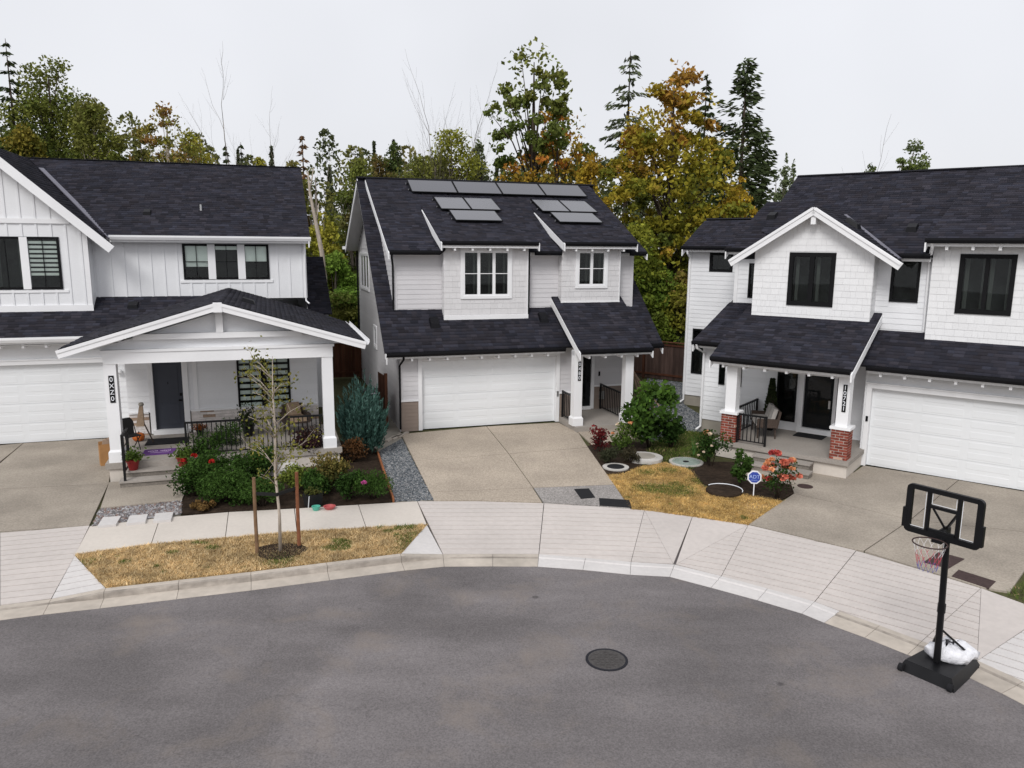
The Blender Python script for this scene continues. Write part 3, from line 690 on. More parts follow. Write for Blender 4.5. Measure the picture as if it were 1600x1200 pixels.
def slabs(name, rows, m):
    g = tag(bpy.data.objects.new(name, None), kind='structure'); COL.objects.link(g)
    for r in rows:
        mm = m
        if isinstance(r, tuple) and isinstance(r[0], str): mm, r = r
        strip_panel(g, 'slab', [gp(*q[:2], q[2] if len(q) > 2 else 0.012) for q in r], mm, gap=0.013)
    return g
slabs('left_driveway', [[(-420, 735), (37, 692), (-60, 770), (-500, 830)], [(37, 692), (172, 684.5), (176, 720), (170, 756), (-50, 766)], [(-50, 766), (170, 756), (140, 821), (0, 831), (-130, 848)], [(-60, 770), (-50, 766), (-130, 848), (-700, 930), (-500, 830)]], 'exposed_aggregate_grey')
slabs('left_walkway', [[(170, 753, .04), (197, 751, .04), (300, 744, .04), (285, 781, .04), (156, 794, .04)]], 'exposed_aggregate_grey')
slabs('middle_driveway', [[(626, 678), (760, 666), (795, 709), (647, 720)], [(760, 666), (873, 660), (905, 677), (919, 699), (795, 709)], [(647, 720), (795, 709), (833, 762), (671, 769)], [(795, 709), (919, 699), (960, 757), (833, 762)], [(671, 769), (833, 762), (848, 785), (745, 782), (677, 782)],
                          ('pebble_surface', [(833, 762), (960, 757), (986, 795), (932, 790), (848, 785)]), [(890, 666), (985, 669), (993, 686), (925, 695), (905, 677)]], 'exposed_aggregate')
slabs('right_driveway', [[(1225, 728, .006), (1335, 738, .006), (1322, 752, .006), (1275, 753, .006)], [(1150, 721), (1230, 733), (1275, 751), (1245, 757), (1160, 750)], [(1245, 757), (1275, 751), (1320, 748), (1350, 727), (1498, 750), (1423, 812), (1240, 771), (1236, 758)], [(1240, 771), (1423, 812), (1350, 861), (1338, 859), (1250, 838), (1169, 819)], [(1498, 750), (1660, 778), (1640, 835), (1423, 812)],
                         [(1423, 812), (1640, 835), (1579, 925), (1533, 918), (1452, 893), (1350, 861)]], 'exposed_aggregate_grey')
rg = [gp(*q) for q in ((1572, 930), (1600, 905), (1700, 870), (1900, 960), (1750, 1000), (1600, 941))]
grass('right_lawn_grass', rg, 5000, 'green lawn corner beside the right driveway', allgreen=True, seed=6, h=(0.04, 0.09))

# gravel areas
gs = [gp(*q) for q in ((592, 706), (628, 686), (677, 781.5), (617, 784))]
poly_obj('gravel_bed', [p + V((0, 0, -0.004)) for p in gs], 0.05, 'foundation', None, 'structure')
gravel('gravel', gs, 9000, 'blue grey gravel strip beside the middle driveway', size=(0.018, 0.04))
gs2 = [gp(*q) for q in ((1012, 592), (1066, 598), (1068, 632), (1096, 650), (1096, 676), (1060, 672), (1020, 690), (1000, 680), (1000, 640))]
poly_obj('side_yard_bed', [p + V((0, 0, -0.008)) for p in gs2], 0.05, 'foundation', None, 'structure')
gravel('gravel', gs2, 14000, 'grey gravel of the side yard by the right house', size=(0.03, 0.06))
gs3 = [gp(*q) for q in ((540, 640), (620, 640), (628, 686), (592, 706), (545, 692))]
poly_obj('side_path_bed', [p + V((0, 0, -0.006)) for p in gs3], 0.05, 'foundation', None, 'structure')
gs4 = [gp(*q) for q in ((156, 797), (284, 783), (283, 803), (145, 822))]
poly_obj('pebble_bed', [p + V((0, 0, -0.006)) for p in gs4], 0.05, 'foundation', None, 'structure')
gravel('gravel', gs4, 2200, 'coarse pale pebbles round the three paving stones', size=(0.03, 0.06), cols=((0.36, 0.35, 0.35), (0.25, 0.24, 0.25), (0.14, 0.13, 0.13), (0.20, 0.14, 0.12)))
for i, (a, b, c, d) in enumerate((((161, 808), (189, 806), (181, 819), (152, 822)), ((203, 805.5), (231, 803), (227, 815), (197, 818)), ((243, 802), (271, 799.5), (267, 812), (239, 814)))):
    o = poly_obj('paving_stone', [gp(*q, 0.055) for q in (a, b, c, d)], 0.09, 'concrete_new')
    tag(o, ('pale square paving stone nearest the left driveway', 'middle one of three pale paving stones in pebbles', 'pale paving stone nearest the flower bed')[i], 'paving stone', 'paving stones in the pebble strip')

# ---------------------------------------------------------------- the houses
def house(name, px, py, deg, label):
    p = gp(px, py); return empty(name, p, math.radians(deg), label, 'house')
FR = lambda d: Face((0, d, 0), (0, -1, 0))
LF = lambda x: Face((x, 0, 0), (-1, 0, 0))                       # s = -y
RF = lambda x: Face((x, 0, 0), (1, 0, 0))                        # s = y
def slopev(m): k = 1 / math.sqrt(1 + m * m); return (k, m * k, 1 / k)

# ---- middle house
h = house('solar_house', 660, 672.5, 17.65, 'light grey house with solar panels on a black roof, in the middle')
wall(h, FR(0), [(-0.73, 1.08), (5.55, 1.08), (5.55, 2.72), (-0.73, 2.72)], [(0, 4.88, 0, 2.42)], 'grey_siding')
wall(h, FR(0), [(-0.73, 0), (-0.13, 0), (-0.13, 1.04), (-0.73, 1.04)], [], 'tan_siding', 0.13)
wall(h, FR(0), [(5.01, 0), (5.55, 0), (5.55, 1.04), (5.01, 1.04)], [], 'tan_siding', 0.13)
pbox('trim_band', h, FR(0), -0.75, -0.13, 1.04, 1.1, 0, 0.05, 'white_paint'); pbox('trim_band', h, FR(0), 5.01, 5.57, 1.04, 1.1, 0, 0.05, 'white_paint')
pbox('corner_trim', h, FR(0), -0.745, -0.65, 1.1, 2.7, 0.0, 0.032, 'grey_siding')
garage_door(h, FR(0), 0, 4.88, 0.015, 2.42)
pbox('light_switch_box', h, FR(0), 4.90, 4.97, 0.95, 1.15, 0.05, 0.07, 'steel')
# side walls
wall(h, LF(-0.73), [(0, 0), (0, 3.0), (-6.2, 8.45), (-11.4, 6.1), (-11.4, 0)], [(-10.5, -7.6, 4.4, 5.85), (-6.3, -5.6, 2.2, 2.95)], 'grey_siding')
wall(h, LF(-0.735), [(-0.95, 3.9), (-0.95, 6.1), (-6.2, 8.6)], [], 'grey_siding')
window(h, LF(-0.73), -10.5, -7.6, 4.4, 5.85, 'white_paint', 'white_paint', 0.1, lites=3)
window(h, LF(-0.73), -6.3, -5.6, 2.2, 2.95, 'white_paint', 'white_paint', 0.1)
MB().tube([(-0.80, 11.38, 6.0), (-0.80, 11.38, 0.1)], 0.04, 8).build('downspout', 'gutter_black', h)
wall(h, RF(8.26), [(0.95, 0), (11.4, 0), (11.4, 6.1), (6.2, 8.45), (0.95, 6.0)], [], 'grey_siding', clad=None)
wall(h, Face((0, 11.4, 0), (0, 1, 0)), [(-8.26, 0), (0.73, 0), (0.73, 6.2), (-8.26, 6.2)], [], 'grey_siding', clad=None)
# upper front wall
wall(h, FR(0.95), [(-0.73, 3.95), (8.26, 3.95), (8.26, 6.02), (-0.73, 6.02)], [(1.0, 3.9, 4.3, 6.02), (5.35, 7.45, 4.6, 6.02)], 'grey_siding')
pbox('corner_trim', h, FR(0.95), -0.74, -0.64, 4.08, 6.0, 0.0, 0.03, 'grey_siding')
for fa, fb in ((-0.73, 0.93), (3.97, 5.26), (7.55, 8.26)): pbox('frieze', h, FR(0.95), fa, fb, 5.93, 6.05, 0.0, 0.06, 'white_paint')
pbox('corner_trim', h, FR(0.95), 8.15, 8.262, 3.0, 6.0, 0.0, 0.03, 'grey_siding')
# main roof and dormer roof
c, s_, L1 = slopev(0.88); cd, sd, Ld = slopev(0.49)
roof(h, [((0, -0.5, 2.80), (1, 0, 0), (0, c, s_), [(-1.31, 0), (8.85, 0), (8.85, 9.14), (8.26, 9.14), (8.26, 1.94), (-0.73, 1.94), (-0.73, 9.14), (-1.31, 9.14)]),
         ((0, 0.55, 6.10), (1, 0, 0), (0, cd, sd), [(-0.97, 0), (0.93, 0), (0.93, 0.14), (3.97, 0.14), (3.97, 0), (5.26, 0), (5.26, 0.14), (7.55, 0.14), (7.55, 0), (8.6, 0), (8.6, 6.3), (-0.97, 6.3)])], 0.11)
roof(h, [((8.85, 11.72, 6.22), (-1, 0, 0), (0, -cd, sd), [(0, 0), (10.16, 0), (10.16, 6.15), (0, 6.15)])], 0.11, 'rear_roof')
cb, sb, Lb = slopev(0.365)
for x0, x1 in ((0.74, 4.25), (5.16, 8.02)):
    roof(h, [((0, 0.25, 6.42), (1, 0, 0), (0, cb, sb), [(x0, 0), (x1, 0), (x1 - 0.05, 4.2), (x0 + 0.05, 4.2)])], 0.10, 'dormer_roof')
    gutter(h, (x0 + 0.04, 0.25, 6.43), (x1 - 0.04, 0.25, 6.43)); bar(h, 'fascia', (x0, 0.22, 6.28), (x1, 0.22, 6.28), 0.03, 0.16, 'white_paint')
    rake(h, x0 - 0.03, (0.14, 6.42), (4.3, 7.90), 0.26, 1); rake(h, x1 + 0.03, (0.14, 6.42), (4.3, 7.90), 0.26, -1)
    rafter_tails(h, x0 + 0.5, x1 - 0.3, 0.24, 6.22, 0.62)
cP, sP, LP = slopev(0.585)
roof(h, [((0, -1.81, 2.86), (1, 0, 0), (0, cP, sP), [(5.0, 0), (7.75, 0), (7.75, 3.2), (5.0, 3.2)])], 0.10, 'porch_roof')
# fascia, rakes, soffits and gutters
rake(h, -1.31, (-0.6, 2.74), (6.25, 8.74), 0.26, 1); rake(h, -1.33, (11.75, 6.22), (6.25, 8.90), 0.26, 1)
MB().prism([(-1.29, 6.25, 8.62), (-1.29, 11.7, 5.98), (-0.74, 11.7, 5.98), (-0.74, 6.25, 8.62)], (0, 0, 0.03)).build('soffit', 'soffit', h)
MB().prism([(-1.29, -0.48, 2.62), (-1.29, 6.2, 8.52), (-0.74, 6.2, 8.52), (-0.74, -0.48, 2.62)], (0, 0, 0.03)).build('soffit', 'soffit', h)
rake(h, -1.02, (0.42, 6.08), (6.2, 8.86), 0.22, 1); rake(h, 8.6, (0.42, 6.08), (6.2, 8.86), 0.22, -1)
rake(h, 4.95, (-1.93, 2.82), (0.95, 4.47), 0.24, 1); rake(h, 7.75, (-1.93, 2.82), (0.4, 4.15), 0.24, -1)
rake(h, 8.85, (-0.6, 2.74), (6.2, 8.68), 0.24, -1)
gutter(h, (-1.27, -0.5, 2.80), (5.0, -0.5, 2.80)); bar(h, 'fascia', (-1.3, -0.47, 2.66), (5.0, -0.47, 2.66), 0.03, 0.16, 'white_paint')
gutter(h, (7.7, -0.5, 2.80), (8.83, -0.5, 2.80))
gutter(h, (5.04, -1.81, 2.86), (7.73, -1.81, 2.86)); bar(h, 'fascia', (5.0, -1.79, 2.72), (7.76, -1.79, 2.72), 0.03, 0.16, 'white_paint')
gutter(h, (-0.93, 0.55, 6.10), (0.78, 0.55, 6.10)); gutter(h, (4.2, 0.55, 6.10), (5.2, 0.55, 6.10)); gutter(h, (7.9, 0.55, 6.10), (8.56, 0.55, 6.10))
rafter_tails(h, -0.4, 4.9, -0.46, 2.60); rafter_tails(h, 5.4, 7.6, -1.78, 2.66)
bar(h, 'gutter', (-1.42, 11.8, 6.12), (-1.30, 11.8, 6.12), 0.14, 0.14, 'white_paint')
downspout(h, [(-0.69, -0.55, 2.70), (-0.69, -0.5, 2.55), (-0.76, -0.08, 2.3), (-0.76, -0.06, 0.1)], 'gutter_black')
downspout(h, [(-0.84, 0.6, 6.0), (-0.84, 0.65, 5.85), (-0.78, 0.86, 5.6), (-0.78, 0.86, 4.1)], 'gutter_black')
downspout(h, [(0.90, 0.28, 6.30), (0.90, 0.35, 6.12), (0.80, 0.55, 6.0)], 'gutter_black')
downspout(h, [(4.06, 0.72, 6.1), (4.06, 0.72, 3.9)], 'gutter_black', 0.03)
bar(h, 'ridge_cap', (-1.31, 6.22, 8.89), (8.85, 6.22, 8.89), 0.22, 0.03, 'roof_deck')
# shingled bays
for x0, x1, zb, win in ((0.93, 3.97, 3.72, (1.61, 3.27, 4.55, 6.09, 3)), (5.26, 7.55, 4.28, (5.88, 6.95, 4.88, 6.10, 2))):
    wall(h, FR(0.6), [(x0, zb), (x1, zb), (x1, 6.32), (x0, 6.32)], [win[:4]], 'grey_shake', 0.19, 'shake')
    window(h, FR(0.6), *win[:4], 'white_paint', 'white_paint', 0.1, lites=win[4], hbar=0.5, mull=0.1)
    wall(h, LF(x0), [(-0.6, zb), (-0.95, zb), (-0.95, 6.3), (-0.6, 6.3)], [], 'grey_shake', 0.19, 'shake')
    wall(h, RF(x1), [(0.6, zb), (0.95, zb), (0.95, 6.3), (0.6, 6.3)], [], 'grey_shake', 0.19, 'shake')
    pbox('corner_trim', h, FR(0.6), x1 - 0.03, x1 + 0.004, zb, 6.28, 0.0, 0.034, 'white_paint')
pbox('skirt_board', h, FR(0.6), 0.91, 3.99, 3.66, 3.88, 0.0, 0.05, 'white_paint'); pbox('skirt_board', h, FR(0.6), 5.24, 7.57, 4.25, 4.32, 0.0, 0.03, 'white_paint')
for p in ((0.55, 0.25, 3.50), (4.55, 0.35, 3.58)): roof_vent(h, p, 0.34, slope=0.88)
# porch
MB().box(5.0, 8.0, -1.72, 0.95, 0.0, 0.18).build('porch_slab', 'porch_concrete', h)
wall(h, FR(0.95), [(5.55, 1.08), (8.26, 1.08), (8.26, 2.9), (5.55, 2.9)], [(5.75, 6.68, 0.2, 2.6)], 'grey_siding')
wall(h, FR(0.95), [(6.78, 0.18), (8.26, 0.18), (8.26, 1.04), (6.78, 1.04)], [], 'tan_siding', 0.13)
pbox('trim_band', h, FR(0.95), 6.78, 8.26, 1.04, 1.1, 0, 0.04, 'white_paint')
wall(h, RF(5.55), [(0, 0), (0.95, 0), (0.95, 2.8), (0, 2.8)], [], 'grey_siding')
mb = MB(); mbox(mb, FR(0.95), 5.75, 6.66, 0.3, 2.55, -0.08, -0.03); dr = mb.build('front_door', 'front_door_dark', h)
pbox('trim', dr, FR(0.95), 6.66, 6.78, 0.2, 2.68, -0.05, 0.05, 'white_paint'); pbox('trim', dr, FR(0.95), 5.63, 5.75, 0.2, 2.68, -0.05, 0.05, 'white_paint'); pbox('trim', dr, FR(0.95), 5.75, 6.66, 2.55, 2.68, -0.05, 0.05, 'white_paint')
pbox('threshold', dr, FR(0.95), 5.75, 6.66, 0.18, 0.3, -0.05, 0.06, 'white_paint'); pbox('pane', dr, FR(0.95), 5.95, 6.45, 0.55, 2.4, -0.03, -0.022, 'glass')
pbox('handle', dr, FR(0.95), 6.52, 6.58, 1.25, 1.45, -0.03, 0.03, 'black_frame')
pbox('doorbell', h, FR(0.95), 6.95, 7.02, 1.45, 1.62, 0.02, 0.045, 'black_frame'); pbox('wall_outlet', h, FR(0.95), 7.0, 7.22, 0.55, 0.85, 0.02, 0.05, 'steel')
for xp in (5.13, 7.05):
    p = MB().box(xp - 0.15, xp + 0.15, -1.5, -1.2, 0.18, 2.78).build('porch_post', 'white_paint', h)
    MB().box(xp - 0.19, xp + 0.19, -1.54, -1.16, 0.18, 0.44).build('post_base', 'white_paint', p)
    MB().hexa([(xp - .19, -1.54, .44), (xp + .19, -1.54, .44), (xp + .19, -1.16, .44), (xp - .19, -1.16, .44), (xp - .15, -1.5, .5), (xp + .15, -1.5, .5), (xp + .15, -1.2, .5), (xp - .15, -1.2, .5)]).build('post_collar', 'white_paint', p)
MB().box(4.98, 7.2, -1.48, -1.22, 2.62, 2.8).build('porch_beam', 'white_paint', h); MB().box(6.92, 7.18, -1.22, 0.95, 2.62, 2.8).build('porch_beam', 'white_paint', h)
railing(h, (7.05, -1.16), (7.05, 0.9), 0.18, 0.95, 14, (False, True)); railing(h, (5.13, -1.16), (5.13, -0.05), 0.18, 0.95, 7, (False, True))
plaque(h, Face((0, -1.5, 0), (0, -1, 0)), 5.16, 2.42, '0480')
H2 = h

# solar panels (things of their own on the roofs)
def to_world(h, p): return Matrix.Translation(h.location) @ Matrix.Rotation(h.rotation_euler.z, 4, 'Z') @ V(p)
def solar(x, y, w, l, plane, label):
    z0, y0, m = plane; cS, sS, _ = slopev(m); o = V((x, y, z0 + m * (y - y0)))
    r = empty('solar_module', to_world(H2, o), 0, label, 'solar panel', 'solar panels on the middle roof')
    r.rotation_euler = (math.atan(m), 0, H2.rotation_euler.z)
    mb = MB(); t = 0.028
    mb.box(0, w, 0, t, 0.10, 0.14); mb.box(0, w, l - t, l, 0.10, 0.14); mb.box(0, t, t, l - t, 0.10, 0.14); mb.box(w - t, w, t, l - t, 0.10, 0.14); mb.build('frame', 'black_frame', r)
    MB().box(t, w - t, t, l - t, 0.11, 0.135).build('cell_sheet', 'solar_glass', r)
    for yy in (l * 0.24, l * 0.76):
        MB().box(-0.07, w * 1.0, yy - 0.02, yy + 0.02, 0.05, 0.098).build('mounting_rail', 'gutter_black', r)
        MB().box(-0.09, -0.07, yy - 0.022, yy + 0.022, 0.045, 0.10).build('rail_end', 'steel', r)
    for xx in (w * 0.2, w * 0.8): MB().box(xx - 0.03, xx + 0.03, 0.05, 0.12, -0.01, 0.05).build('foot', 'gutter_black', r)
PD = (6.10, 0.55, 0.49); PB = (6.42, 0.25, 0.365)
for i, nm in enumerate(('leftmost', 'second from left', 'third from left', 'rightmost')):
    solar(0.62 + i * 1.84, 4.82, 1.82, 1.20, PD, nm + ' wide solar panel in the row of four under the ridge')
for x0, sd_ in ((1.41, 'left'), (5.40, 'right')):
    solar(x0, 3.18, 1.16, 1.62, PB, f'left upright solar panel of the pair on the {sd_} dormer roof'); solar(x0 + 1.18, 3.18, 1.16, 1.62, PB, f'right upright solar panel of the pair on the {sd_} dormer roof')
    solar(x0 + 0.26, 1.98, 1.78, 1.16, PB, f'wide solar panel below the pair on the {sd_} dormer roof')

# ---- left house
h = house('gabled_house', 172, 685.5, 17.6, 'white board and batten house with gabled porch on the left'); H1 = h
wall(h, FR(0), [(-6.2, 0), (0.95, 0), (0.95, 3.2), (-6.2, 3.2)], [(-4.82, 0.06, 0, 2.52)], 'white_siding', 0.17)
garage_door(h, FR(0), -4.82, 0.06, 0.015, 2.52)
MB().lathe((0.45, -0.1, 2.2), [(0.0, -0.05), (0.07, -0.05), (0.09, 0.0), (0.06, 0.07), (0.0, 0.08)], 12).build('wall_lamp', 'white_paint', h, True)
# porch wall with stone skirting
dW = -2.0
wall(h, FR(dW), [(0.95, 1.2), (6.5, 1.2), (6.5, 3.2), (0.95, 3.2)], [(1.62, 2.56, 0.5, 2.85), (4.08, 5.66, 1.18, 2.86)], 'white_siding', 0.17)
mb = MB(); mbox(mb, FR(dW), 0.95, 1.5, 0.5, 1.2, -0.05, 0.02); mbox(mb, FR(dW), 2.68, 6.5, 0.5, 1.2, -0.05, 0.02); sk = mb.build('stone_skirting', 'mortar', h)
for a, b in ((0.95, 1.5), (2.70, 6.5)):
    z = 0.505
    while z < 1.15:
        e = rnd.choice((0.06, 0.075, 0.09)); x = a
        while x < b - 0.01:
            wd = rnd.uniform(0.22, 0.5)
            if b - x - wd < 0.12: wd = b - x
            pbox('stone', sk, FR(dW), x + 0.004, x + wd - 0.004, z + 0.004, min(z + e, 1.19) - 0.003, 0.02, 0.035 + rnd.random() * 0.025, 'brown_brick' if rnd.random() < 0.045 else 'whitewashed_brick'); x += wd
        z += e
    pbox('stone_sill', sk, FR(dW), a, b, 1.19, 1.24, 0.0, 0.09, 'white_paint')
wall(h, LF(0.95), [(0, 0), (2.0, 0), (2.0, 3.2), (0, 3.2)], [], 'white_siding', 0.17)
mb = MB(); mbox(mb, FR(dW), 1.68, 2.50, 0.66, 2.82, -0.1, -0.05); dr = mb.build('front_door', 'front_door_blue', h)
for (a, b) in ((0.8, 1.45), (1.65, 2.65)):
    mb = MB(); mbox(mb, FR(dW), 1.82, 2.36, a, b, -0.052, -0.035); mb.build('door_panel', 'front_door_blue', dr)
pbox('trim', dr, FR(dW), 1.54, 1.68, 0.55, 2.95, -0.1, 0.06, 'white_paint'); pbox('trim', dr, FR(dW), 2.50, 2.66, 0.55, 2.95, -0.1, 0.06, 'white_paint'); pbox('trim', dr, FR(dW), 1.68, 2.50, 2.82, 2.95, -0.1, 0.06, 'white_paint')
pbox('threshold', dr, FR(dW), 1.6, 2.6, 0.52, 0.66, -0.08, 0.12, 'white_paint')
pbox('handle', dr, FR(dW), 2.36, 2.46, 1.52, 1.56, -0.04, 0.02, 'black_frame'); pbox('deadbolt', dr, FR(dW), 2.40, 2.46, 1.68, 1.76, -0.05, 0.0, 'black_frame')
pbox('door_number', dr, FR(dW), 2.07, 2.09, 2.05, 2.12, -0.036, -0.03, 'rubber_black')
pbox('corner_trim', h, FR(dW), 2.8, 2.92, 1.24, 3.1, 0.0, 0.05, 'white_paint')
window(h, FR(dW), 4.08, 5.66, 1.18, 2.86, 'black_frame', None, lites=2, vbar=True, blind='zebra', mull=0.16)
# upper walls
wall(h, FR(1.4), [(-0.45, 4.4), (6.45, 4.4), (6.45, 6.45), (-0.45, 6.45)], [(2.42, 5.2, 5.06, 6.26)], 'white_siding', clad='batten')
window(h, FR(1.4), 2.42, 5.2, 5.06, 6.26, 'black_frame', None, lites=3, hbar=0.5, vbar=True, blind=(0.3, 0.78, 0.45), mull=0.24, mull_m='white_paint', fw=0.07)
pbox('window_apron', h, FR(1.4), 2.3, 5.3, 4.95, 5.04, 0.0, 0.03, 'white_paint'); pbox('corner_trim', h, FR(1.4), 6.33, 6.455, 4.4, 6.4, 0.0, 0.03, 'white_paint')
wall(h, FR(0.75), [(-5.6, 4.2), (-0.3, 4.2), (-0.3, 6.6), (-2.95, 8.9), (-5.6, 6.6)], [(-4.1, -1.1, 4.8, 6.44)], 'white_siding', clad='batten')
window(h, FR(0.75), -4.1, -1.1, 4.8, 6.44, 'black_frame', None, lites=3, vbar=True, blind=(None, None, 'zebra_half'), mull=0.22, mull_m='white_paint', fw=0.075)
pbox('belt_board', h, FR(0.75), -5.4, -0.75, 6.85, 7.0, 0.0, 0.05, 'white_paint'); pbox('skirt_board', h, FR(0.75), -5.6, -0.28, 4.06, 4.3, 0.0, 0.05, 'white_paint')
pbox('window_apron', h, FR(0.75), -4.25, -0.95, 4.7, 4.78, 0.0, 0.03, 'white_paint'); pbox('corner_trim', h, FR(0.75), -0.42, -0.295, 4.3, 6.5, 0.0, 0.03, 'white_paint')
wall(h, RF(-0.3), [(0.75, 4.2), (1.4, 4.2), (1.4, 6.6), (0.75, 6.6)], [], 'white_siding', clad=None)
wall(h, RF(6.45), [(-2.0, 0), (10.5, 0), (10.5, 6.3), (5.88, 9.0), (1.4, 6.4), (1.4, 4.0), (-2.0, 3.0)], [], 'white_siding', clad=None)
wall(h, LF(-6.2), [(0, 0), (-10.5, 0), (-10.5, 6.3), (-5.9, 9.0), (-1.4, 6.4), (0, 3.2)], [], 'white_siding', clad=None)
wall(h, Face((0, 10.5, 0), (0, 1, 0)), [(-6.45, 0), (6.2, 0), (6.2, 6.4), (-6.45, 6.4)], [], 'white_siding', clad=None)
# roofs
cm, sm, Lm = slopev(0.572)
roof(h, [((0, 1.0, 6.50), (1, 0, 0), (0, cm, sm), [(-6.5, 0), (6.6, 0), (6.6, 5.62), (-6.5, 5.62)])], 0.11)
roof(h, [((6.6, 10.8, 6.47), (-1, 0, 0), (0, -cm, sm), [(0, 0), (13.1, 0), (13.1, 5.6), (0, 5.6)])], 0.11, 'rear_roof')
cg, sg, Lg = slopev(0.9); tR = 3.36 * Lg
roof(h, [((0.42, 0.3, 6.22), (0, 1, 0), (-cg, 0, sg), [(0, 0), (0.25, 0), (5.35, tR), (0, tR)]), ((-6.30, 0.3, 6.22), (0, 1, 0), (cg, 0, sg), [(0, 0), (0.25, 0), (5.35, tR), (0, tR)])], 0.10, 'gable_roof')
bar(h, 'rake_board', (0.46, 0.26, 6.06), (-2.94, 0.26, 9.14), 0.05, 0.26, 'white_paint'); bar(h, 'rake_board', (-6.34, 0.26, 6.06), (-2.94, 0.26, 9.14), 0.05, 0.26, 'white_paint')
MB().prism([(0.42, 0.28, 6.08), (-2.94, 0.28, 9.1), (-2.94, 0.75, 9.1), (0.42, 0.75, 6.08)], (0, 0, -0.02)).build('soffit', 'soffit', h)
MB().beam((0.36, 0.9, 6.42), (-2.4, 5.0, 8.87), 0.16, 0.03, (0, 0, 1)).build('valley_flashing', 'valley_metal', h)
cl, sl, Ll = slopev(0.58)
roof(h, [((0, -0.5, 3.40), (1, 0, 0), (0, cl, sl), [(-6.4, 0), (0.9, 0), (3.6, 2.2), (-6.4, 2.2)])], 0.10, 'garage_roof')
cp_, sp_, Lp_ = slopev(0.30); tp = 3.8 * Lp_
roof(h, [((0.03, -5.42, 3.63), (0, 1, 0), (cp_, 0, sp_), [(0, 0), (5.4, 0), (6.85, tp), (0, tp)]), ((7.63, -5.42, 3.63), (0, 1, 0), (-cp_, 0, sp_), [(0, 0), (5.6, 0), (6.85, tp * 0.3), (6.85, tp), (0, tp)])], 0.10, 'porch_roof')
for sx, xe in ((1, 0.0), (-1, 7.66)):
    bar(h, 'rake_board', (xe, -5.45, 3.50), (3.83, -5.45, 4.65), 0.05, 0.2, 'white_paint'); bar(h, 'rake_trim', (xe - 0.01 * sx, -5.48, 3.57), (3.83, -5.48, 4.72), 0.03, 0.08, 'white_paint')
MB().box(3.72, 3.94, -5.492, -5.42, 4.50, 4.755).build('apex_block', 'white_paint', h)
roof(h, [((0, 3.0, 3.68), (1, 0, 0), (0, slopev(0.52)[0], slopev(0.52)[1]), [(6.46, 0), (7.42, 0), (7.42, 4.5), (6.46, 4.5)])], 0.1, 'side_roof')
wall(h, FR(3.3), [(6.45, 0), (7.3, 0), (7.3, 3.7), (6.45, 3.7)], [], 'white_siding', clad=None)
bar(h, 'ridge_cap', (-6.5, 5.86, 9.295), (6.6, 5.86, 9.295), 0.2, 0.02, 'roof_deck')
gutter(h, (0.3, 1.0, 6.52), (6.62, 1.0, 6.52), 'white_paint'); bar(h, 'fascia', (0.3, 1.02, 6.40), (6.6, 1.02, 6.40), 0.03, 0.2, 'white_paint')
rake(h, 6.6, (0.9, 6.46), (5.88, 9.28), 0.24, -1)
gutter(h, (-6.4, -0.5, 3.42), (0.6, -0.5, 3.42), 'white_paint'); bar(h, 'fascia', (-6.4, -0.47, 3.30), (0.8, -0.47, 3.30), 0.03, 0.18, 'white_paint')
MB().box(-6.3, 0.9, -0.46, 0.0, 3.16, 3.19).build('soffit', 'soffit', h); rafter_tails(h, -5.8, 0.5, -0.44, 3.2, 0.62)
gutter(h, (7.64, -5.4, 3.66), (7.64, 0.1, 3.66), 'white_paint', (1, 0, 0))
downspout(h, [(6.40, 1.33, 6.4), (6.40, 1.33, 4.3), (6.5, 1.2, 4.2)], 'white_paint', 0.03)
roof_vent(h, (1.3, 2.2, 7.18), 0.26, slope=0.57); roof_vent(h, (0.85, 0.75, 4.12), 0.34, slope=0.58)
MB().tube([(3.0, 2.6, 7.4), (3.0, 2.6, 7.62)], 0.04, 8).build('vent_pipe', 'steel', h)
mb = MB(); mb.hexa([(4.35, -3.2, 4.58), (4.35, -2.6, 4.58), (4.75, -2.6, 4.46), (4.75, -3.2, 4.46), (4.4, -3.15, 4.72), (4.4, -2.65, 4.72), (4.7, -2.65, 4.62), (4.7, -3.15, 4.62)]); mb.build('roof_vent', 'gutter_black', h)
# porch: beam, posts, gable truss, slab, steps
fp = -5.06
MB().box(0.94, 6.78, fp, fp + 0.3, 3.16, 3.46).build('porch_beam', 'white_paint', h); MB().box(0.90, 6.82, fp - 0.03, fp + 0.3, 3.46, 3.53).build('porch_beam', 'white_paint', h)
MB().box(0.96, 1.24, fp + 0.3, dW, 3.16, 3.46).build('porch_beam', 'white_paint', h); MB().box(6.48, 6.76, fp + 0.3, dW, 3.16, 3.46).build('porch_beam', 'white_paint', h)
MB().prism([(0.7, fp + 0.12, 3.53), (7.0, fp + 0.12, 3.53), (3.83, fp + 0.12, 4.48)], (0, 0.05, 0)).build('gable_panel', 'white_siding', h)
MB().box(1.7, 5.96, fp - 0.04, fp + 0.1, 3.78, 3.93).build('truss_tie', 'white_paint', h); MB().box(3.74, 3.92, fp - 0.05, fp + 0.1, 3.93, 4.50).build('truss_post', 'white_paint', h)
MB().box(0.98, 6.7, fp + 0.3, dW, 3.18, 3.22).build('porch_ceiling', 'soffit', h)
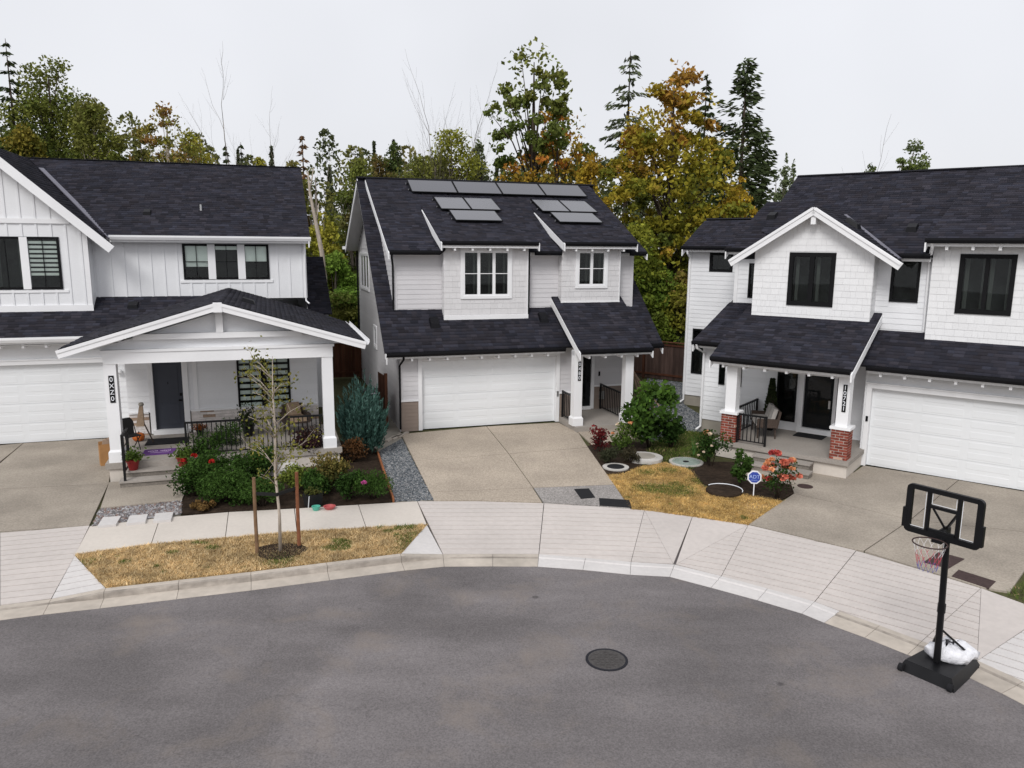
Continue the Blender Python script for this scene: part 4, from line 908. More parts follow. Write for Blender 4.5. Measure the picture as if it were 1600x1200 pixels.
for xp in (1.08, 6.62):
    p = MB().box(xp - 0.15, xp + 0.15, fp + 0.02, fp + 0.32, 0.52, 3.16).build('porch_post', 'white_paint', h)
    MB().box(xp - 0.19, xp + 0.19, fp - 0.02, fp + 0.36, 0.52, 0.80).build('post_base', 'white_paint', p)
    MB().hexa([(xp - .19, fp - .02, .8), (xp + .19, fp - .02, .8), (xp + .19, fp + .36, .8), (xp - .19, fp + .36, .8), (xp - .15, fp + .02, .86), (xp + .15, fp + .02, .86), (xp + .15, fp + .32, .86), (xp - .15, fp + .32, .86)]).build('post_collar', 'white_paint', p)
MB().box(0.80, 6.95, fp - 0.08, dW, 0.36, 0.52).build('porch_slab', 'porch_concrete', h); MB().box(0.88, 6.88, fp - 0.02, dW + 0.4, 0.0, 0.36).build('porch_base', 'concrete_walk', h)
for a_, b_, y0_, y1_, z_ in ((1.3, 2.85, fp - 0.42, fp - 0.08, 0.36), (1.22, 2.9, fp - 0.80, fp - 0.40, 0.20)):
    st_ = MB().box(a_ + 0.02, b_ - 0.02, y0_ + 0.035, y1_, 0.0, z_ - 0.045).build('step', 'step_riser_shade', h); MB().box(a_, b_, y0_, y1_, z_ - 0.045, z_).build('tread', 'porch_concrete', st_)
railing(h, (2.80, fp + 0.1), (6.44, fp + 0.1), 0.52, 0.95, 30, (True, False))
railing(h, (1.36, fp - 0.72), (1.36, fp + 0.05), 0.35, 1.05, 2, (True, True), 0.16)
plaque(h, Face((0, fp + 0.02, 0), (0, -1, 0)), 1.10, 2.86, '0XZ0', 0.125, 0.17)

# ---- right house
h = house('brick_pillar_house', 1350, 727.5, -37.2, 'white house with red brick porch pillars on the right'); H3 = h
wall(h, FR(0), [(-0.15, 0.35), (5.9, 0.35), (5.9, 2.95), (-0.15, 2.95)], [(0, 4.9, 0, 2.33)], 'white_siding')
garage_door(h, FR(0), 0.03, 4.9, 0.015, 2.33)
pbox('keypad', h, FR(0), -0.06, 0.0, 1.35, 1.5, 0.05, 0.08, 'black_frame')
wall(h, LF(-0.15), [(0, 0.3), (-1.0, 0.3), (-1.0, 2.95), (0, 2.95)], [], 'white_siding')
dB = 1.0
wall(h, FR(dB), [(-5.6, 0.45), (-0.15, 0.45), (-0.15, 3.1), (-5.6, 3.1)], [(-5.0, -4.78, 1.72, 2.75), (-4.42, -4.2, 1.72, 2.75), (-3.02, -2.38, 0.78, 2.62), (-2.30, -0.98, 0.5, 2.72)], 'white_siding')
MB().box(-5.6, -0.2, dB + 0.01, dB + 0.3, -0.1, 0.45).build('foundation_wall', 'foundation', h)
window(h, FR(dB), -5.0, -4.78, 1.72, 2.75, fw=0.03); window(h, FR(dB), -4.42, -4.2, 1.72, 2.75, fw=0.03)
window(h, FR(dB), -3.02, -2.38, 0.78, 2.62, 'black_frame', None)
mb = MB(); mbox(mb, FR(dB), -2.16, -1.26, 0.66, 2.62, -0.1, -0.05); dr = mb.build('front_door', 'front_door_dark', h)
pbox('trim', dr, FR(dB), -2.30, -2.16, 0.55, 2.72, -0.1, 0.05, 'white_paint'); pbox('trim', dr, FR(dB), -1.26, -1.16, 0.55, 2.72, -0.1, 0.05, 'white_paint'); pbox('trim', dr, FR(dB), -2.16, -1.26, 2.62, 2.72, -0.1, 0.05, 'white_paint')
pbox('sidelight', dr, FR(dB), -1.16, -0.99, 0.7, 2.66, -0.08, 0.0, 'black_frame'); pbox('threshold', dr, FR(dB), -2.3, -0.98, 0.5, 0.66, -0.05, 0.1, 'white_paint'); pbox('handle', dr, FR(dB), -1.4, -1.34, 1.35, 1.6, -0.05, 0.0, 'steel')
pbox('storm_pane', dr, FR(dB), -2.06, -1.36, 0.8, 2.52, -0.05, -0.042, 'glass'); pbox('doorbell', h, FR(dB), -3.2, -3.14, 1.7, 1.85, 0.02, 0.045, 'black_frame')
wall(h, LF(-5.6), [(-1.0, 0.45), (-5.0, 0.45), (-5.0, 4.9), (-3.0, 4.3), (-1.0, 3.1)], [], 'white_siding', clad=None)
pbox('corner_trim', h, FR(dB), -5.605, -5.5, 0.45, 3.05, 0.0, 0.032, 'white_paint')
# deep left wall A and wall B
wall(h, FR(5.0), [(-8.1, 0.4), (-5.4, 0.4), (-5.4, 6.25), (-8.1, 6.25)], [(-7.24, -6.30, 5.36, 6.08), (-7.79, -7.2, 1.3, 3.1)], 'white_siding')
MB().box(-8.05, -5.4, 5.02, 5.3, -0.1, 0.4).build('foundation_wall', 'foundation', h)
window(h, FR(5.0), -7.24, -6.30, 5.36, 6.08, 'black_frame', None, blind=0.0, fw=0.1); window(h, FR(5.0), -7.79, -7.2, 1.3, 3.1, 'black_frame', None)
pbox('corner_trim', h, FR(5.0), -8.105, -7.98, 0.4, 6.2, 0.0, 0.032, 'white_paint')
wall(h, FR(3.0), [(-5.42, 4.2), (-3.7, 4.2), (-3.7, 6.2), (-5.42, 6.2)], [(-4.92, -4.62, 4.55, 5.75)], 'white_siding')
window(h, FR(3.0), -4.92, -4.62, 4.55, 5.75, 'black_frame', None); pbox('corner_trim', h, FR(3.0), -5.425, -5.3, 4.2, 6.2, 0.0, 0.034, 'white_paint')
wall(h, RF(-3.7), [(0.9, 4.0), (3.0, 4.0), (3.0, 6.2), (0.9, 6.2)], [], 'white_siding', clad=None)
wall(h, LF(-8.1), [(-5, 0.3), (-11, 0.3), (-11, 6.2), (-5, 6.2)], [], 'white_siding', clad=None)
wall(h, RF(5.9), [(0, 0), (11, 0), (11, 6.2), (4.95, 8.5), (0.7, 6.4), (0, 3)], [], 'white_siding', clad=None)
wall(h, Face((0, 10.2, 0), (0, 1, 0)), [(-5.9, 0), (8.1, 0), (8.1, 5.9), (-5.9, 5.9)], [], 'white_siding', clad=None)
# shingled gable bay
dG = 0.4
wall(h, FR(dG), [(-3.80, 4.1), (-0.31, 4.1), (-0.31, 6.29), (-2.03, 7.36), (-3.80, 6.25)], [(-2.72, -1.36, 4.56, 6.16)], 'white_shake', 0.19, 'shake')
window(h, FR(dG), -2.72, -1.36, 4.56, 6.16, 'black_frame', None, lites=2, fw=0.13, mull=0.14)
wall(h, RF(-0.31), [(dG, 4.1), (0.95, 4.1), (0.95, 6.15), (dG, 6.15)], [], 'white_shake', 0.19, 'shake'); wall(h, LF(-3.80), [(-dG, 4.1), (-3.0, 4.1), (-3.0, 6.15), (-dG, 6.15)], [], 'white_shake', clad=None)
cG, sG, LG = slopev(0.633); tG = 2.42 * LG
roof(h, [((-4.42, 0.05, 5.96), (0, 1, 0), (cG, 0, sG), [(0, 0), (3.2, 0), (3.2, tG * 0.55), (2.85, tG), (0, tG)]), ((0.42, 0.05, 5.96), (0, 1, 0), (-cG, 0, sG), [(0, 0), (0.2, 0), (2.85, tG), (0, tG)])], 0.09, 'gable_roof')
for xe in (-4.46, 0.46):
    bar(h, 'rake_board', (xe, 0.02, 5.80), (-2.0, 0.02, 7.37), 0.05, 0.22, 'white_paint'); bar(h, 'rake_trim', (xe, -0.015, 5.87), (-2.0, -0.015, 7.445), 0.03, 0.07, 'white_paint')
MB().prism([(-4.40, 0.05, 5.83), (-2.0, 0.05, 7.35), (-2.0, 0.42, 7.35), (-4.40, 0.42, 5.83)], (0, 0, -0.02)).build('soffit', 'soffit', h); MB().prism([(0.40, 0.05, 5.83), (-2.0, 0.05, 7.35), (-2.0, 0.42, 7.35), (0.40, 0.42, 5.83)], (0, 0, -0.02)).build('soffit', 'soffit', h)
MB().box(-2.07, -1.93, 0.04, 0.4, 6.98, 7.28).build('apex_bracket', 'white_paint', h)
MB().beam((0.36, 0.28, 6.02), (-1.72, 2.35, 7.33), 0.13, 0.03).build('valley_flashing', 'valley_metal', h)
# middle wall and right bay
wall(h, FR(0.95), [(-0.31, 3.8), (1.3, 3.8), (1.3, 6.05), (-0.31, 6.05)], [(0.06, 0.82, 4.77, 6.0)], 'white_siding'); window(h, FR(0.95), 0.06, 0.82, 4.77, 6.0, 'black_frame', None, fw=0.08)
wall(h, FR(0.7), [(1.13, 3.72), (5.6, 3.72), (5.6, 6.42), (1.13, 6.42)], [(1.80, 3.12, 4.55, 6.17)], 'white_shake', 0.19, 'shake'); window(h, FR(0.7), 1.80, 3.12, 4.55, 6.17, 'black_frame', None, lites=2, fw=0.12, mull=0.1)
wall(h, LF(1.13), [(-0.7, 3.7), (-0.95, 3.7), (-0.95, 6.4), (-0.7, 6.4)], [], 'white_shake', clad=None)
# roofs
cM, sM, LM = slopev(0.60)
roof(h, [((0, 0.55, 6.15), (1, 0, 0), (0, cM, sM), [(-2.0, 0), (1.12, 0), (1.12, 0.4), (6.2, 0.4), (6.2, 5.13), (-4.1, 5.13), (-4.1, 1.3)]), ((0, 2.6, 6.26), (1, 0, 0), (0, cM, sM), [(-5.68, 0), (-4.0, 0), (-4.0, 3.3), (-5.3, 3.3)]), ((0, 4.6, 6.31), (1, 0, 0), (0, cM, sM), [(-8.25, 0), (-5.4, 0), (-5.4, 2.0), (-8.1, 2.0)])], 0.10)
cR, sR, LR = slopev(0.478)
roof(h, [((0, 0.25, 6.57), (1, 0, 0), (0, cR, sR), [(0.95, 0), (6.0, 0), (6.0, 5.2), (1.6, 5.2)])], 0.10, 'bay_roof')
MB().prism([(0.97, 0.25, 6.5), (1.55, 4.8, 8.70), (1.55, 4.8, 8.50), (0.97, 0.6, 6.1)], (0.05, 0, 0)).build('bay_cheek', 'roof_deck', h)
roof(h, [((6.2, 10.4, 5.6), (-1, 0, 0), (0, -cM, sM), [(0, 0), (10.3, 0), (10.3, 6.3), (0, 6.3)]), ((-4.0, 9.0, 5.9), (-1, 0, 0), (0, -cM, sM), [(0, 0), (4.2, 0), (4.1, 3.0), (0, 3.0)])], 0.10, 'rear_roof')
cq, sq, Lq = slopev(0.46)
roof(h, [((0, -2.0, 3.08), (1, 0, 0), (0, cq, sq), [(-4.1, 0), (-0.08, 0), (-0.08, 3.22), (-4.1, 3.22)]), ((0, 0.55, 3.17), (1, 0, 0), (0, slopev(0.49)[0], slopev(0.49)[1]), [(-5.82, 0), (-4.1, 0), (-3.8, 2.7), (-5.55, 2.7)])], 0.09, 'porch_roof')
roof(h, [((0, -0.5, 3.03), (1, 0, 0), (0, slopev(0.62)[0], slopev(0.62)[1]), [(-0.3, 0), (6.1, 0), (6.1, 1.7), (-0.3, 1.7)])], 0.09, 'garage_roof')
bar(h, 'ridge_cap', (-4.1, 4.93, 8.795), (6.2, 4.93, 8.795), 0.2, 0.02, 'roof_deck')
for p0, p1 in (((0.35, 0.55, 6.17), (1.1, 0.55, 6.17)), ((0.98, 0.25, 6.59), (6.0, 0.25, 6.59)), ((-5.65, 2.6, 6.28), (-4.2, 2.6, 6.28)), ((-8.22, 4.6, 6.33), (-5.7, 4.6, 6.33)), ((-4.06, -2.0, 3.10), (-0.12, -2.0, 3.10)), ((-5.80, 0.55, 3.19), (-4.1, 0.55, 3.19)), ((-0.06, -0.5, 3.05), (6.1, -0.5, 3.05))):
    gutter(h, p0, p1); bar(h, 'fascia', (p0[0], p0[1] + 0.03, p0[2] - 0.15), (p1[0], p1[1] + 0.03, p1[2] - 0.15), 0.03, 0.15, 'white_paint')
rafter_tails(h, -3.7, -0.3, -1.96, 2.90, 0.62); rafter_tails(h, 0.3, 5.9, -0.46, 2.85, 0.62); rafter_tails(h, 1.5, 5.9, 0.29, 6.38, 0.62)
rake(h, -0.03, (-2.12, 3.03), (0.95, 4.44), 0.22, -1); rake(h, -4.1, (-2.12, 3.03), (0.4, 4.19), 0.22, 1)
rake(h, -5.79, (0.43, 3.11), (0.95, 3.37), 0.22, 1); rake(h, -5.66, (2.48, 6.19), (3.2, 6.62), 0.24, 1); rake(h, -8.23, (4.48, 6.24), (5.2, 6.67), 0.24, 1); rake(h, 0.95, (0.12, 6.51), (0.42, 6.65), 0.24, 1)
downspout(h, [(-8.0, 4.55, 6.22), (-8.0, 4.6, 6.05), (-8.03, 4.93, 5.85), (-8.03, 4.93, 0.2), (-8.1, 4.7, 0.1)], 'white_paint', 0.04)
downspout(h, [(-5.62, 0.45, 3.08), (-5.62, 0.5, 2.95), (-5.54, 0.93, 2.75), (-5.54, 0.93, 0.2), (-5.6, 0.7, 0.1)], 'white_paint', 0.04)
downspout(h, [(1.15, 0.2, 6.48), (1.15, 0.3, 6.35), (1.10, 0.5, 6.15)], 'white_paint', 0.045); downspout(h, [(1.02, 0.8, 6.05), (1.02, 0.9, 5.9), (1.05, 0.9, 3.95)], 'white_paint', 0.035)
roof_vent(h, (0.35, 1.55, 6.78), 0.3, slope=0.6); roof_vent(h, (-4.05, 2.3, 7.22), 0.3, slope=0.6)
mb = MB(); mb.hexa([(-1.35, 0.9, 7.05), (-1.35, 1.4, 7.05), (-0.95, 1.4, 6.80), (-0.95, 0.9, 6.80), (-1.3, 0.95, 7.2), (-1.3, 1.35, 7.2), (-1.0, 1.35, 7.0), (-1.0, 0.95, 7.0)]); mb.build('roof_vent', 'gutter_black', h)
# porch
MB().box(-3.95, -0.02, -1.82, dB, 0.38, 0.5).build('porch_slab', 'porch_concrete', h); MB().box(-3.88, -0.08, -1.72, dB, 0.0, 0.38).build('porch_base', 'concrete_walk', h)
for a_, b_, y0_, y1_, z_ in ((-2.6, -0.95, -2.14, -1.72, 0.33), (-2.75, -0.85, -2.54, -2.12, 0.17)):
    st_ = MB().box(a_ + 0.02, b_ - 0.02, y0_ + 0.035, y1_, 0.0, z_ - 0.045).build('step', 'step_riser_shade', h); MB().box(a_, b_, y0_, y1_, z_ - 0.045, z_).build('tread', 'porch_concrete', st_)
BW, BH, BD = 0.205, 0.062, 0.10
def brick_pillar(xc, z0, z1, w=0.46):
    y0 = -1.74; g = 0.017
    core = MB().box(xc - w / 2 + .012, xc + w / 2 - .012, y0 + .012, y0 + w - .012, z0, z1).build('brick_pillar', 'mortar', h)
    nrow = int(round((z1 - z0) / (BH + g)))
    for fi, fc in enumerate((Face((xc - w / 2, y0, 0), (0, -1, 0)), Face((xc + w / 2, y0, 0), (1, 0, 0)), Face((xc - w / 2, y0 + w, 0), (-1, 0, 0)), Face((xc + w / 2, y0 + w, 0), (0, 1, 0)))):
        for r in range(nrow):
            z = z0 + r * (z1 - z0) / nrow; x = 0.0; first = (r + fi) % 2
            ws = [BW, BW] if first else [BW / 2, BW, BW / 2]
            k = (w - g * (len(ws) - 1)) / sum(ws)
            for q in ws:
                m = 'brick_pale' if rnd.random() < 0.04 else 'brick_red'
                pbox('brick', core, fc, x, x + q * k, z + g / 2, z + (z1 - z0) / nrow - g / 2, -0.05, -0.001 - rnd.random() * 0.003, m); x += q * k + g
    MB().box(xc - w / 2 - 0.045, xc + w / 2 + 0.045, y0 - 0.045, y0 + w + 0.045, z1, z1 + 0.075).build('pillar_cap', 'white_paint', core)
    MB().box(xc - 0.16, xc + 0.16, y0 + w / 2 - 0.16, y0 + w / 2 + 0.16, z1 + 0.075, 3.0).build('porch_post', 'white_paint', h)
brick_pillar(-0.33, 0.5, 1.36); brick_pillar(-3.52, 0.5, 1.36)
MB().box(-3.7, -0.15, -1.66, -1.36, 2.78, 3.0).build('porch_beam', 'white_paint', h); MB().box(-3.7, -3.4, -1.36, dB, 2.78, 3.0).build('porch_beam', 'white_paint', h)
railing(h, (-3.28, -1.62), (-2.42, -1.62), 0.5, 0.88, 7, (True, True)); railing(h, (-3.62, -1.26), (-3.62, 0.95), 0.5, 0.88, 14, (False, True))
plaque(h, Face((0, -1.67, 0), (0, -1, 0)), -0.30, 2.62, '10721', 0.105, 0.145)

# ---------------------------------------------------------------- plants
def diamonds(c, L, W, rng, up=0.0, axis=None, az=None):
    """leaf-shaped quads at the points c; axis gives their long direction when set"""
    k = len(c); a = rng.normal(size=(k, 3)) if axis is None else np.array(axis) + rng.normal(size=(k, 3)) * 0.25
    a[:, 2] += up; a /= np.linalg.norm(a, axis=1)[:, None] + 1e-9
    b = rng.normal(size=(k, 3)); b -= a * (a * b).sum(1)[:, None]; b /= np.linalg.norm(b, axis=1)[:, None] + 1e-9
    L = np.broadcast_to(L, (k,))[:, None]; W = np.broadcast_to(W, (k,))[:, None]
    v = np.stack([c - a * L / 2, c + b * W / 2, c + a * L / 2, c - b * W / 2], 1)
    return v.reshape(-1, 3), np.arange(k * 4).reshape(-1, 4)
def pal(colors, t, rng, jit=0.3):
    """colours picked along a palette by t (0 low - 1 high) with jitter"""
    C = np.array(colors); x = np.clip(t, 0, 0.999) * (len(C) - 1); i = x.astype(int); f = (x - i)[:, None]
    return (C[i] * (1 - f) + C[np.minimum(i + 1, len(C) - 1)] * f) * rng.uniform(1 - jit, 1 + jit, (len(t), 1))
GOLD = [(0.10, 0.10, 0.014), (0.21, 0.15, 0.016), (0.26, 0.17, 0.02), (0.22, 0.10, 0.02)]
OLIVE = [(0.038, 0.052, 0.013), (0.062, 0.077, 0.017), (0.092, 0.095, 0.02), (0.088, 0.085, 0.025)]
DARK = [(0.016, 0.024, 0.009), (0.028, 0.040, 0.014), (0.04, 0.055, 0.02)]
GREEN = [(0.045, 0.080, 0.014), (0.075, 0.125, 0.020), (0.11, 0.155, 0.028)]
YGREEN = [(0.07, 0.09, 0.012), (0.14, 0.14, 0.02), (0.19, 0.165, 0.025)]
RUST = [(0.11, 0.085, 0.014), (0.20, 0.12, 0.016), (0.25, 0.085, 0.018), (0.22, 0.05, 0.015)]
BROWN = [(0.06, 0.05, 0.018), (0.09, 0.055, 0.022), (0.12, 0.06, 0.03)]
GREYG = [(0.045, 0.058, 0.028), (0.065, 0.08, 0.04), (0.08, 0.095, 0.05)]

def tree(name, label, x, y, h, r, zb, palette, n=5000, clumps=44, leaf=(0.11, 0.27), bark='bark_grey', seed=1, lean=(0, 0), group='trees behind the houses', cl=0.30, twigs=24, trunk_r=None, flat=0.75, jit=0.32, cat='tree', z0=0.0, loose=0.6):
    n = int(n * 1.5); cl *= 1.05; clumps = int(clumps * 1.15)
    rng = np.random.default_rng(seed); rr = random.Random(seed)
    root = empty(name, (x, y, z0), 0, label, cat, group); tr = trunk_r or 0.012 * h + 0.06
    top = V((lean[0], lean[1], h * 0.93)); mid = V((lean[0] * 0.3 + rr.uniform(-.25, .25), lean[1] * 0.3, h * 0.5))
    mb = MB(); mb.tube([(0, 0, -0.1), (0, 0, 0.3), mid * 0.55, mid, mid.lerp(top, 0.55), top], [tr * 1.35, tr, tr * 0.85, tr * 0.65, tr * 0.4, tr * 0.1], 7)
    cz, rz = (zb + h) / 2, (h - zb) / 2; C = []
    while len(C) < clumps:
        p = rng.uniform(-1, 1, 3); d = np.linalg.norm(p)
        if d > 1 or d < 0.25: continue
        taper = 1 - 0.35 * max(0, p[2]); C.append((p[0] * r * taper + lean[0] * (cz + p[2] * rz) / h, p[1] * r * taper + lean[1] * (cz + p[2] * rz) / h, cz + p[2] * rz * 0.95))
    C = np.array(C); rc = cl * r * rng.uniform(0.55, 1.25, clumps)
    for i in range(min(twigs, clumps)):
        e = V(C[i]); t = max(0.12, min(0.9, (e.z / h) * rr.uniform(0.55, 0.85))); s = V((0, 0, 0)).lerp(mid, t * 2) if t < 0.5 else mid.lerp(top, (t - 0.5) * 2)
        m = s.lerp(e, 0.5) + V((0, 0, 0.15 * (e - s).length * rr.uniform(0.2, 1)))
        w = tr * 0.32 * (1 - 0.5 * t); mb.tube([s, m, e], [w, w * 0.6, 0.012], 5)
    mb.build('trunk', bark, root, True)
    wgt = rc ** 2; cnt = rng.multinomial(n, wgt / wgt.sum()); idx = np.repeat(np.arange(clumps), cnt)
    off = rng.normal(size=(n, 3)); off /= np.linalg.norm(off, axis=1)[:, None]; off *= (rng.random(n) ** 0.45)[:, None] * rc[idx][:, None]; off[:, 2] *= flat
    c = C[idx] + off
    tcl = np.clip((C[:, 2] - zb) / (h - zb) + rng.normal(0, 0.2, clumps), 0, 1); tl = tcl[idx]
    q = rng.normal(size=(n * 2, 3)); q /= np.linalg.norm(q, axis=1)[:, None]; q *= (rng.random(n * 2) ** 0.4)[:, None]      # loose leaves between the clumps
    g = np.c_[q[:, 0] * r * (1 - 0.35 * np.maximum(0, q[:, 2])) + lean[0] * (cz + q[:, 2] * rz) / h, q[:, 1] * r * 0.95, cz + q[:, 2] * rz]
    nz = vnoise(g[:, [0, 2]] * 1.0, 1.1, seed) * 0.6 + vnoise(g[:, [1, 2]] + 7, 1.3, seed + 5) * 0.4; g = g[nz > 0.52][:int(n * loose)]
    c = np.concatenate([c, g]); tl = np.concatenate([tl, np.clip((g[:, 2] - zb) / (h - zb) + (vnoise(g[:, [0, 2]], 0.8, seed + 9) - .5) * 0.7, 0, 1)]); n = len(c)
    th = np.arctan2(c[:, 1], c[:, 0]); rg_ = 0.72 + 0.62 * vnoise(np.c_[th * 1.6 + 9, c[:, 2] * 0.75], 1.0, seed + 17); ax = np.c_[lean[0] * c[:, 2] / h, lean[1] * c[:, 2] / h]; c[:, :2] = ax + (c[:, :2] - ax) * rg_[:, None]
    L = rng.uniform(leaf[0], leaf[1], n); v, f = diamonds(c, L, L * 0.62, rng)
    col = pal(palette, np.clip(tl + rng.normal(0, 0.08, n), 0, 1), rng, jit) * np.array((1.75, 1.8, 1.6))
    npmesh('crown', v, f, col, 'leaf', root)
    return root
def conifer(name, label, x, y, h, r, zb, palette, seed=1, step=0.42, dens=1.0, bark='bark_dark', gaps=0.0, group='trees behind the houses', needle=0.34, power=0.9, lean=(0, 0), up=0.0):
    rng = np.random.default_rng(seed); rr = random.Random(seed); root = empty(name, (x, y, 0), 0, label, 'tree', group)
    mb = MB(); tr = 0.011 * h + 0.04; mb.tube([(0, 0, -0.1), (lean[0] * .5, lean[1] * .5, h * 0.5), (lean[0], lean[1], h)], [tr, tr * 0.6, 0.015], 6)
    P, A, T = [], [], []; z = zb
    while z < h - 0.1:
        f = (z - zb) / (h - zb); nb = rr.randint(4, 7)
        for k in range(nb):
            if rr.random() < gaps: continue
            L = r * (1 - f) ** power * rr.uniform(0.55, 1.12) + 0.12; a = rr.uniform(0, 6.283); d = np.array((math.cos(a), math.sin(a), 0))
            s = np.array((lean[0] * z / h, lean[1] * z / h, z)); dr = rr.uniform(0.12, 0.4) - up
            m = max(4, int(L * 13 * dens)); t = rng.uniform(0.12, 1, m)
            p = s + d * (t * L)[:, None]; p[:, 2] += -dr * L * t ** 1.4 + 0.12 * L * t
            side = np.array((-d[1], d[0], 0)); p += side * (rng.normal(0, 0.16, m) * L * (1.1 - t) * 0.9)[:, None]; p[:, 2] += rng.normal(-0.05, 0.06 + up * 0.5, m)
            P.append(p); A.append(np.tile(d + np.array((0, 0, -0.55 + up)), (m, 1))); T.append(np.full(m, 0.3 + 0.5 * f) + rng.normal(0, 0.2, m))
            e = s + d * L * 0.9; e[2] += -dr * L * 0.85 + 0.1 * L; mb.tube([tuple(s), tuple(e)], [0.03, 0.008], 3)
        z += step * rr.uniform(0.8, 1.2)
    mb.build('trunk', bark, root, True); P = np.concatenate(P); A = np.concatenate(A); T = np.concatenate(T); k = len(P)
    L = rng.uniform(needle * 0.7, needle * 1.3, k); v, f = diamonds(P, L, L * 0.33, rng, 0, A)
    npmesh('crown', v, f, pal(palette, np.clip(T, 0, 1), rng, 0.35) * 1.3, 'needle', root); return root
def bare_tree(name, label, x, y, h, seed=1, bark='bark_grey', spread=0.5, depth=5, r0=0.09, lean=(0, 0), leaves=0, palette=YGREEN, group='trees behind the houses'):
    rr = random.Random(seed); root = empty(name, (x, y, 0), 0, label, 'tree', group); mb = MB(); ends = []
    def grow(p, d, L, r, k):
        q = p + d * L; mid = p + d * L * 0.5 + V((rr.uniform(-1, 1), rr.uniform(-1, 1), 0)) * L * 0.05
        mb.tube([p, mid, q], [r, r * 0.8, r * 0.6], 5 if r > 0.03 else 3)
        if k == 0: ends.append(q); return
        grow(q, (d + V((rr.uniform(-.2, .2), rr.uniform(-.2, .2), 0.12))).normalized(), L * 0.8, r * 0.62, k - 1)
        for _ in range(rr.randint(1, 3) if k > 1 else 2):
            a = rr.uniform(0, 6.283); s = p.lerp(q, rr.uniform(0.45, 0.95))
            grow(s, (d * 0.75 + V((math.cos(a) * spread, math.sin(a) * spread, 0.2))).normalized(), L * rr.uniform(0.5, 0.75), r * 0.4, k - 1)
    grow(V((0, 0, -0.1)), V((lean[0], lean[1], 1)).normalized(), h * 0.30, r0, depth)
    mb.build('trunk', bark, root, True)
    if leaves and ends:
        rng = np.random.default_rng(seed); E_ = np.array([tuple(e) for e in ends]); c = E_[rng.integers(0, len(E_), leaves)] + rng.normal(0, 0.35, (leaves, 3))
        v, f = diamonds(c, 0.2, 0.11, rng); npmesh('crown', v, f, pal(palette, rng.random(leaves), rng), 'leaf', root)
    return root
def shrub(name, label, p, w, h, palette, n=900, leaf=(0.05, 0.10), seed=1, cat='shrub', up=0.3, shape=0.8, group=None, stems=7, blooms=(), aspect=0.6, clumps=14, mat_='leaf', lift=0.12):
    rng = np.random.default_rng(seed); rr = random.Random(seed); root = empty(name, p, rr.uniform(0, 6), label, cat, group); mb = MB()
    C = []
    while len(C) < clumps:
        q = rng.uniform(-1, 1, 3)
        if np.linalg.norm(q) > 1: continue
        C.append((q[0] * w / 2 * shape, q[1] * w / 2 * shape, h * (0.5 + lift) + q[2] * h * (0.42 - lift * 0.5)))
    C = np.array(C)
    for i in range(min(stems, clumps)): e = V(C[i]); mb.tube([(e.x * .12, e.y * .12, -0.02), (e.x * .5, e.y * .5, e.z * .6), e], [0.018, 0.012, 0.004], 4)
    mb.build('stems', 'bark_dark', root, True)
    idx = rng.integers(0, clumps, n); off = rng.normal(size=(n, 3)); off /= np.linalg.norm(off, axis=1)[:, None]; rc = 0.30 * min(w, h * 1.3)
    off *= (rng.random(n) ** 0.5)[:, None] * rc * rng.uniform(0.6, 1.15, clumps)[idx][:, None]; c = C[idx] + off; c[:, 2] = np.abs(c[:, 2]) + 0.01
    L = rng.uniform(leaf[0], leaf[1], n); v, f = diamonds(c, L, L * aspect, rng, up)
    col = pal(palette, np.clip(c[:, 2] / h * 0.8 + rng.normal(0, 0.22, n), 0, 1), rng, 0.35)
    npmesh('foliage', v, f, col, mat_, root)
    for (bx, by, bz, br, bc) in blooms: blossom(root, (bx, by, bz), br, bc, rr.randint(0, 999))
    return root
def blossom(root, c, r, col, seed):
    rng = np.random.default_rng(seed); k = 26; d = rng.normal(size=(k, 3)); d /= np.linalg.norm(d, axis=1)[:, None]; d[:, 2] = np.abs(d[:, 2]) * 0.9 - 0.15
    cc = np.array(c) + d * r * 0.55; v, f = diamonds(cc, r * 1.1, r * 1.0, rng)
    npmesh('blossom', v, f, np.array(col) * rng.uniform(0.75, 1.2, (k, 1)), 'flower', root)

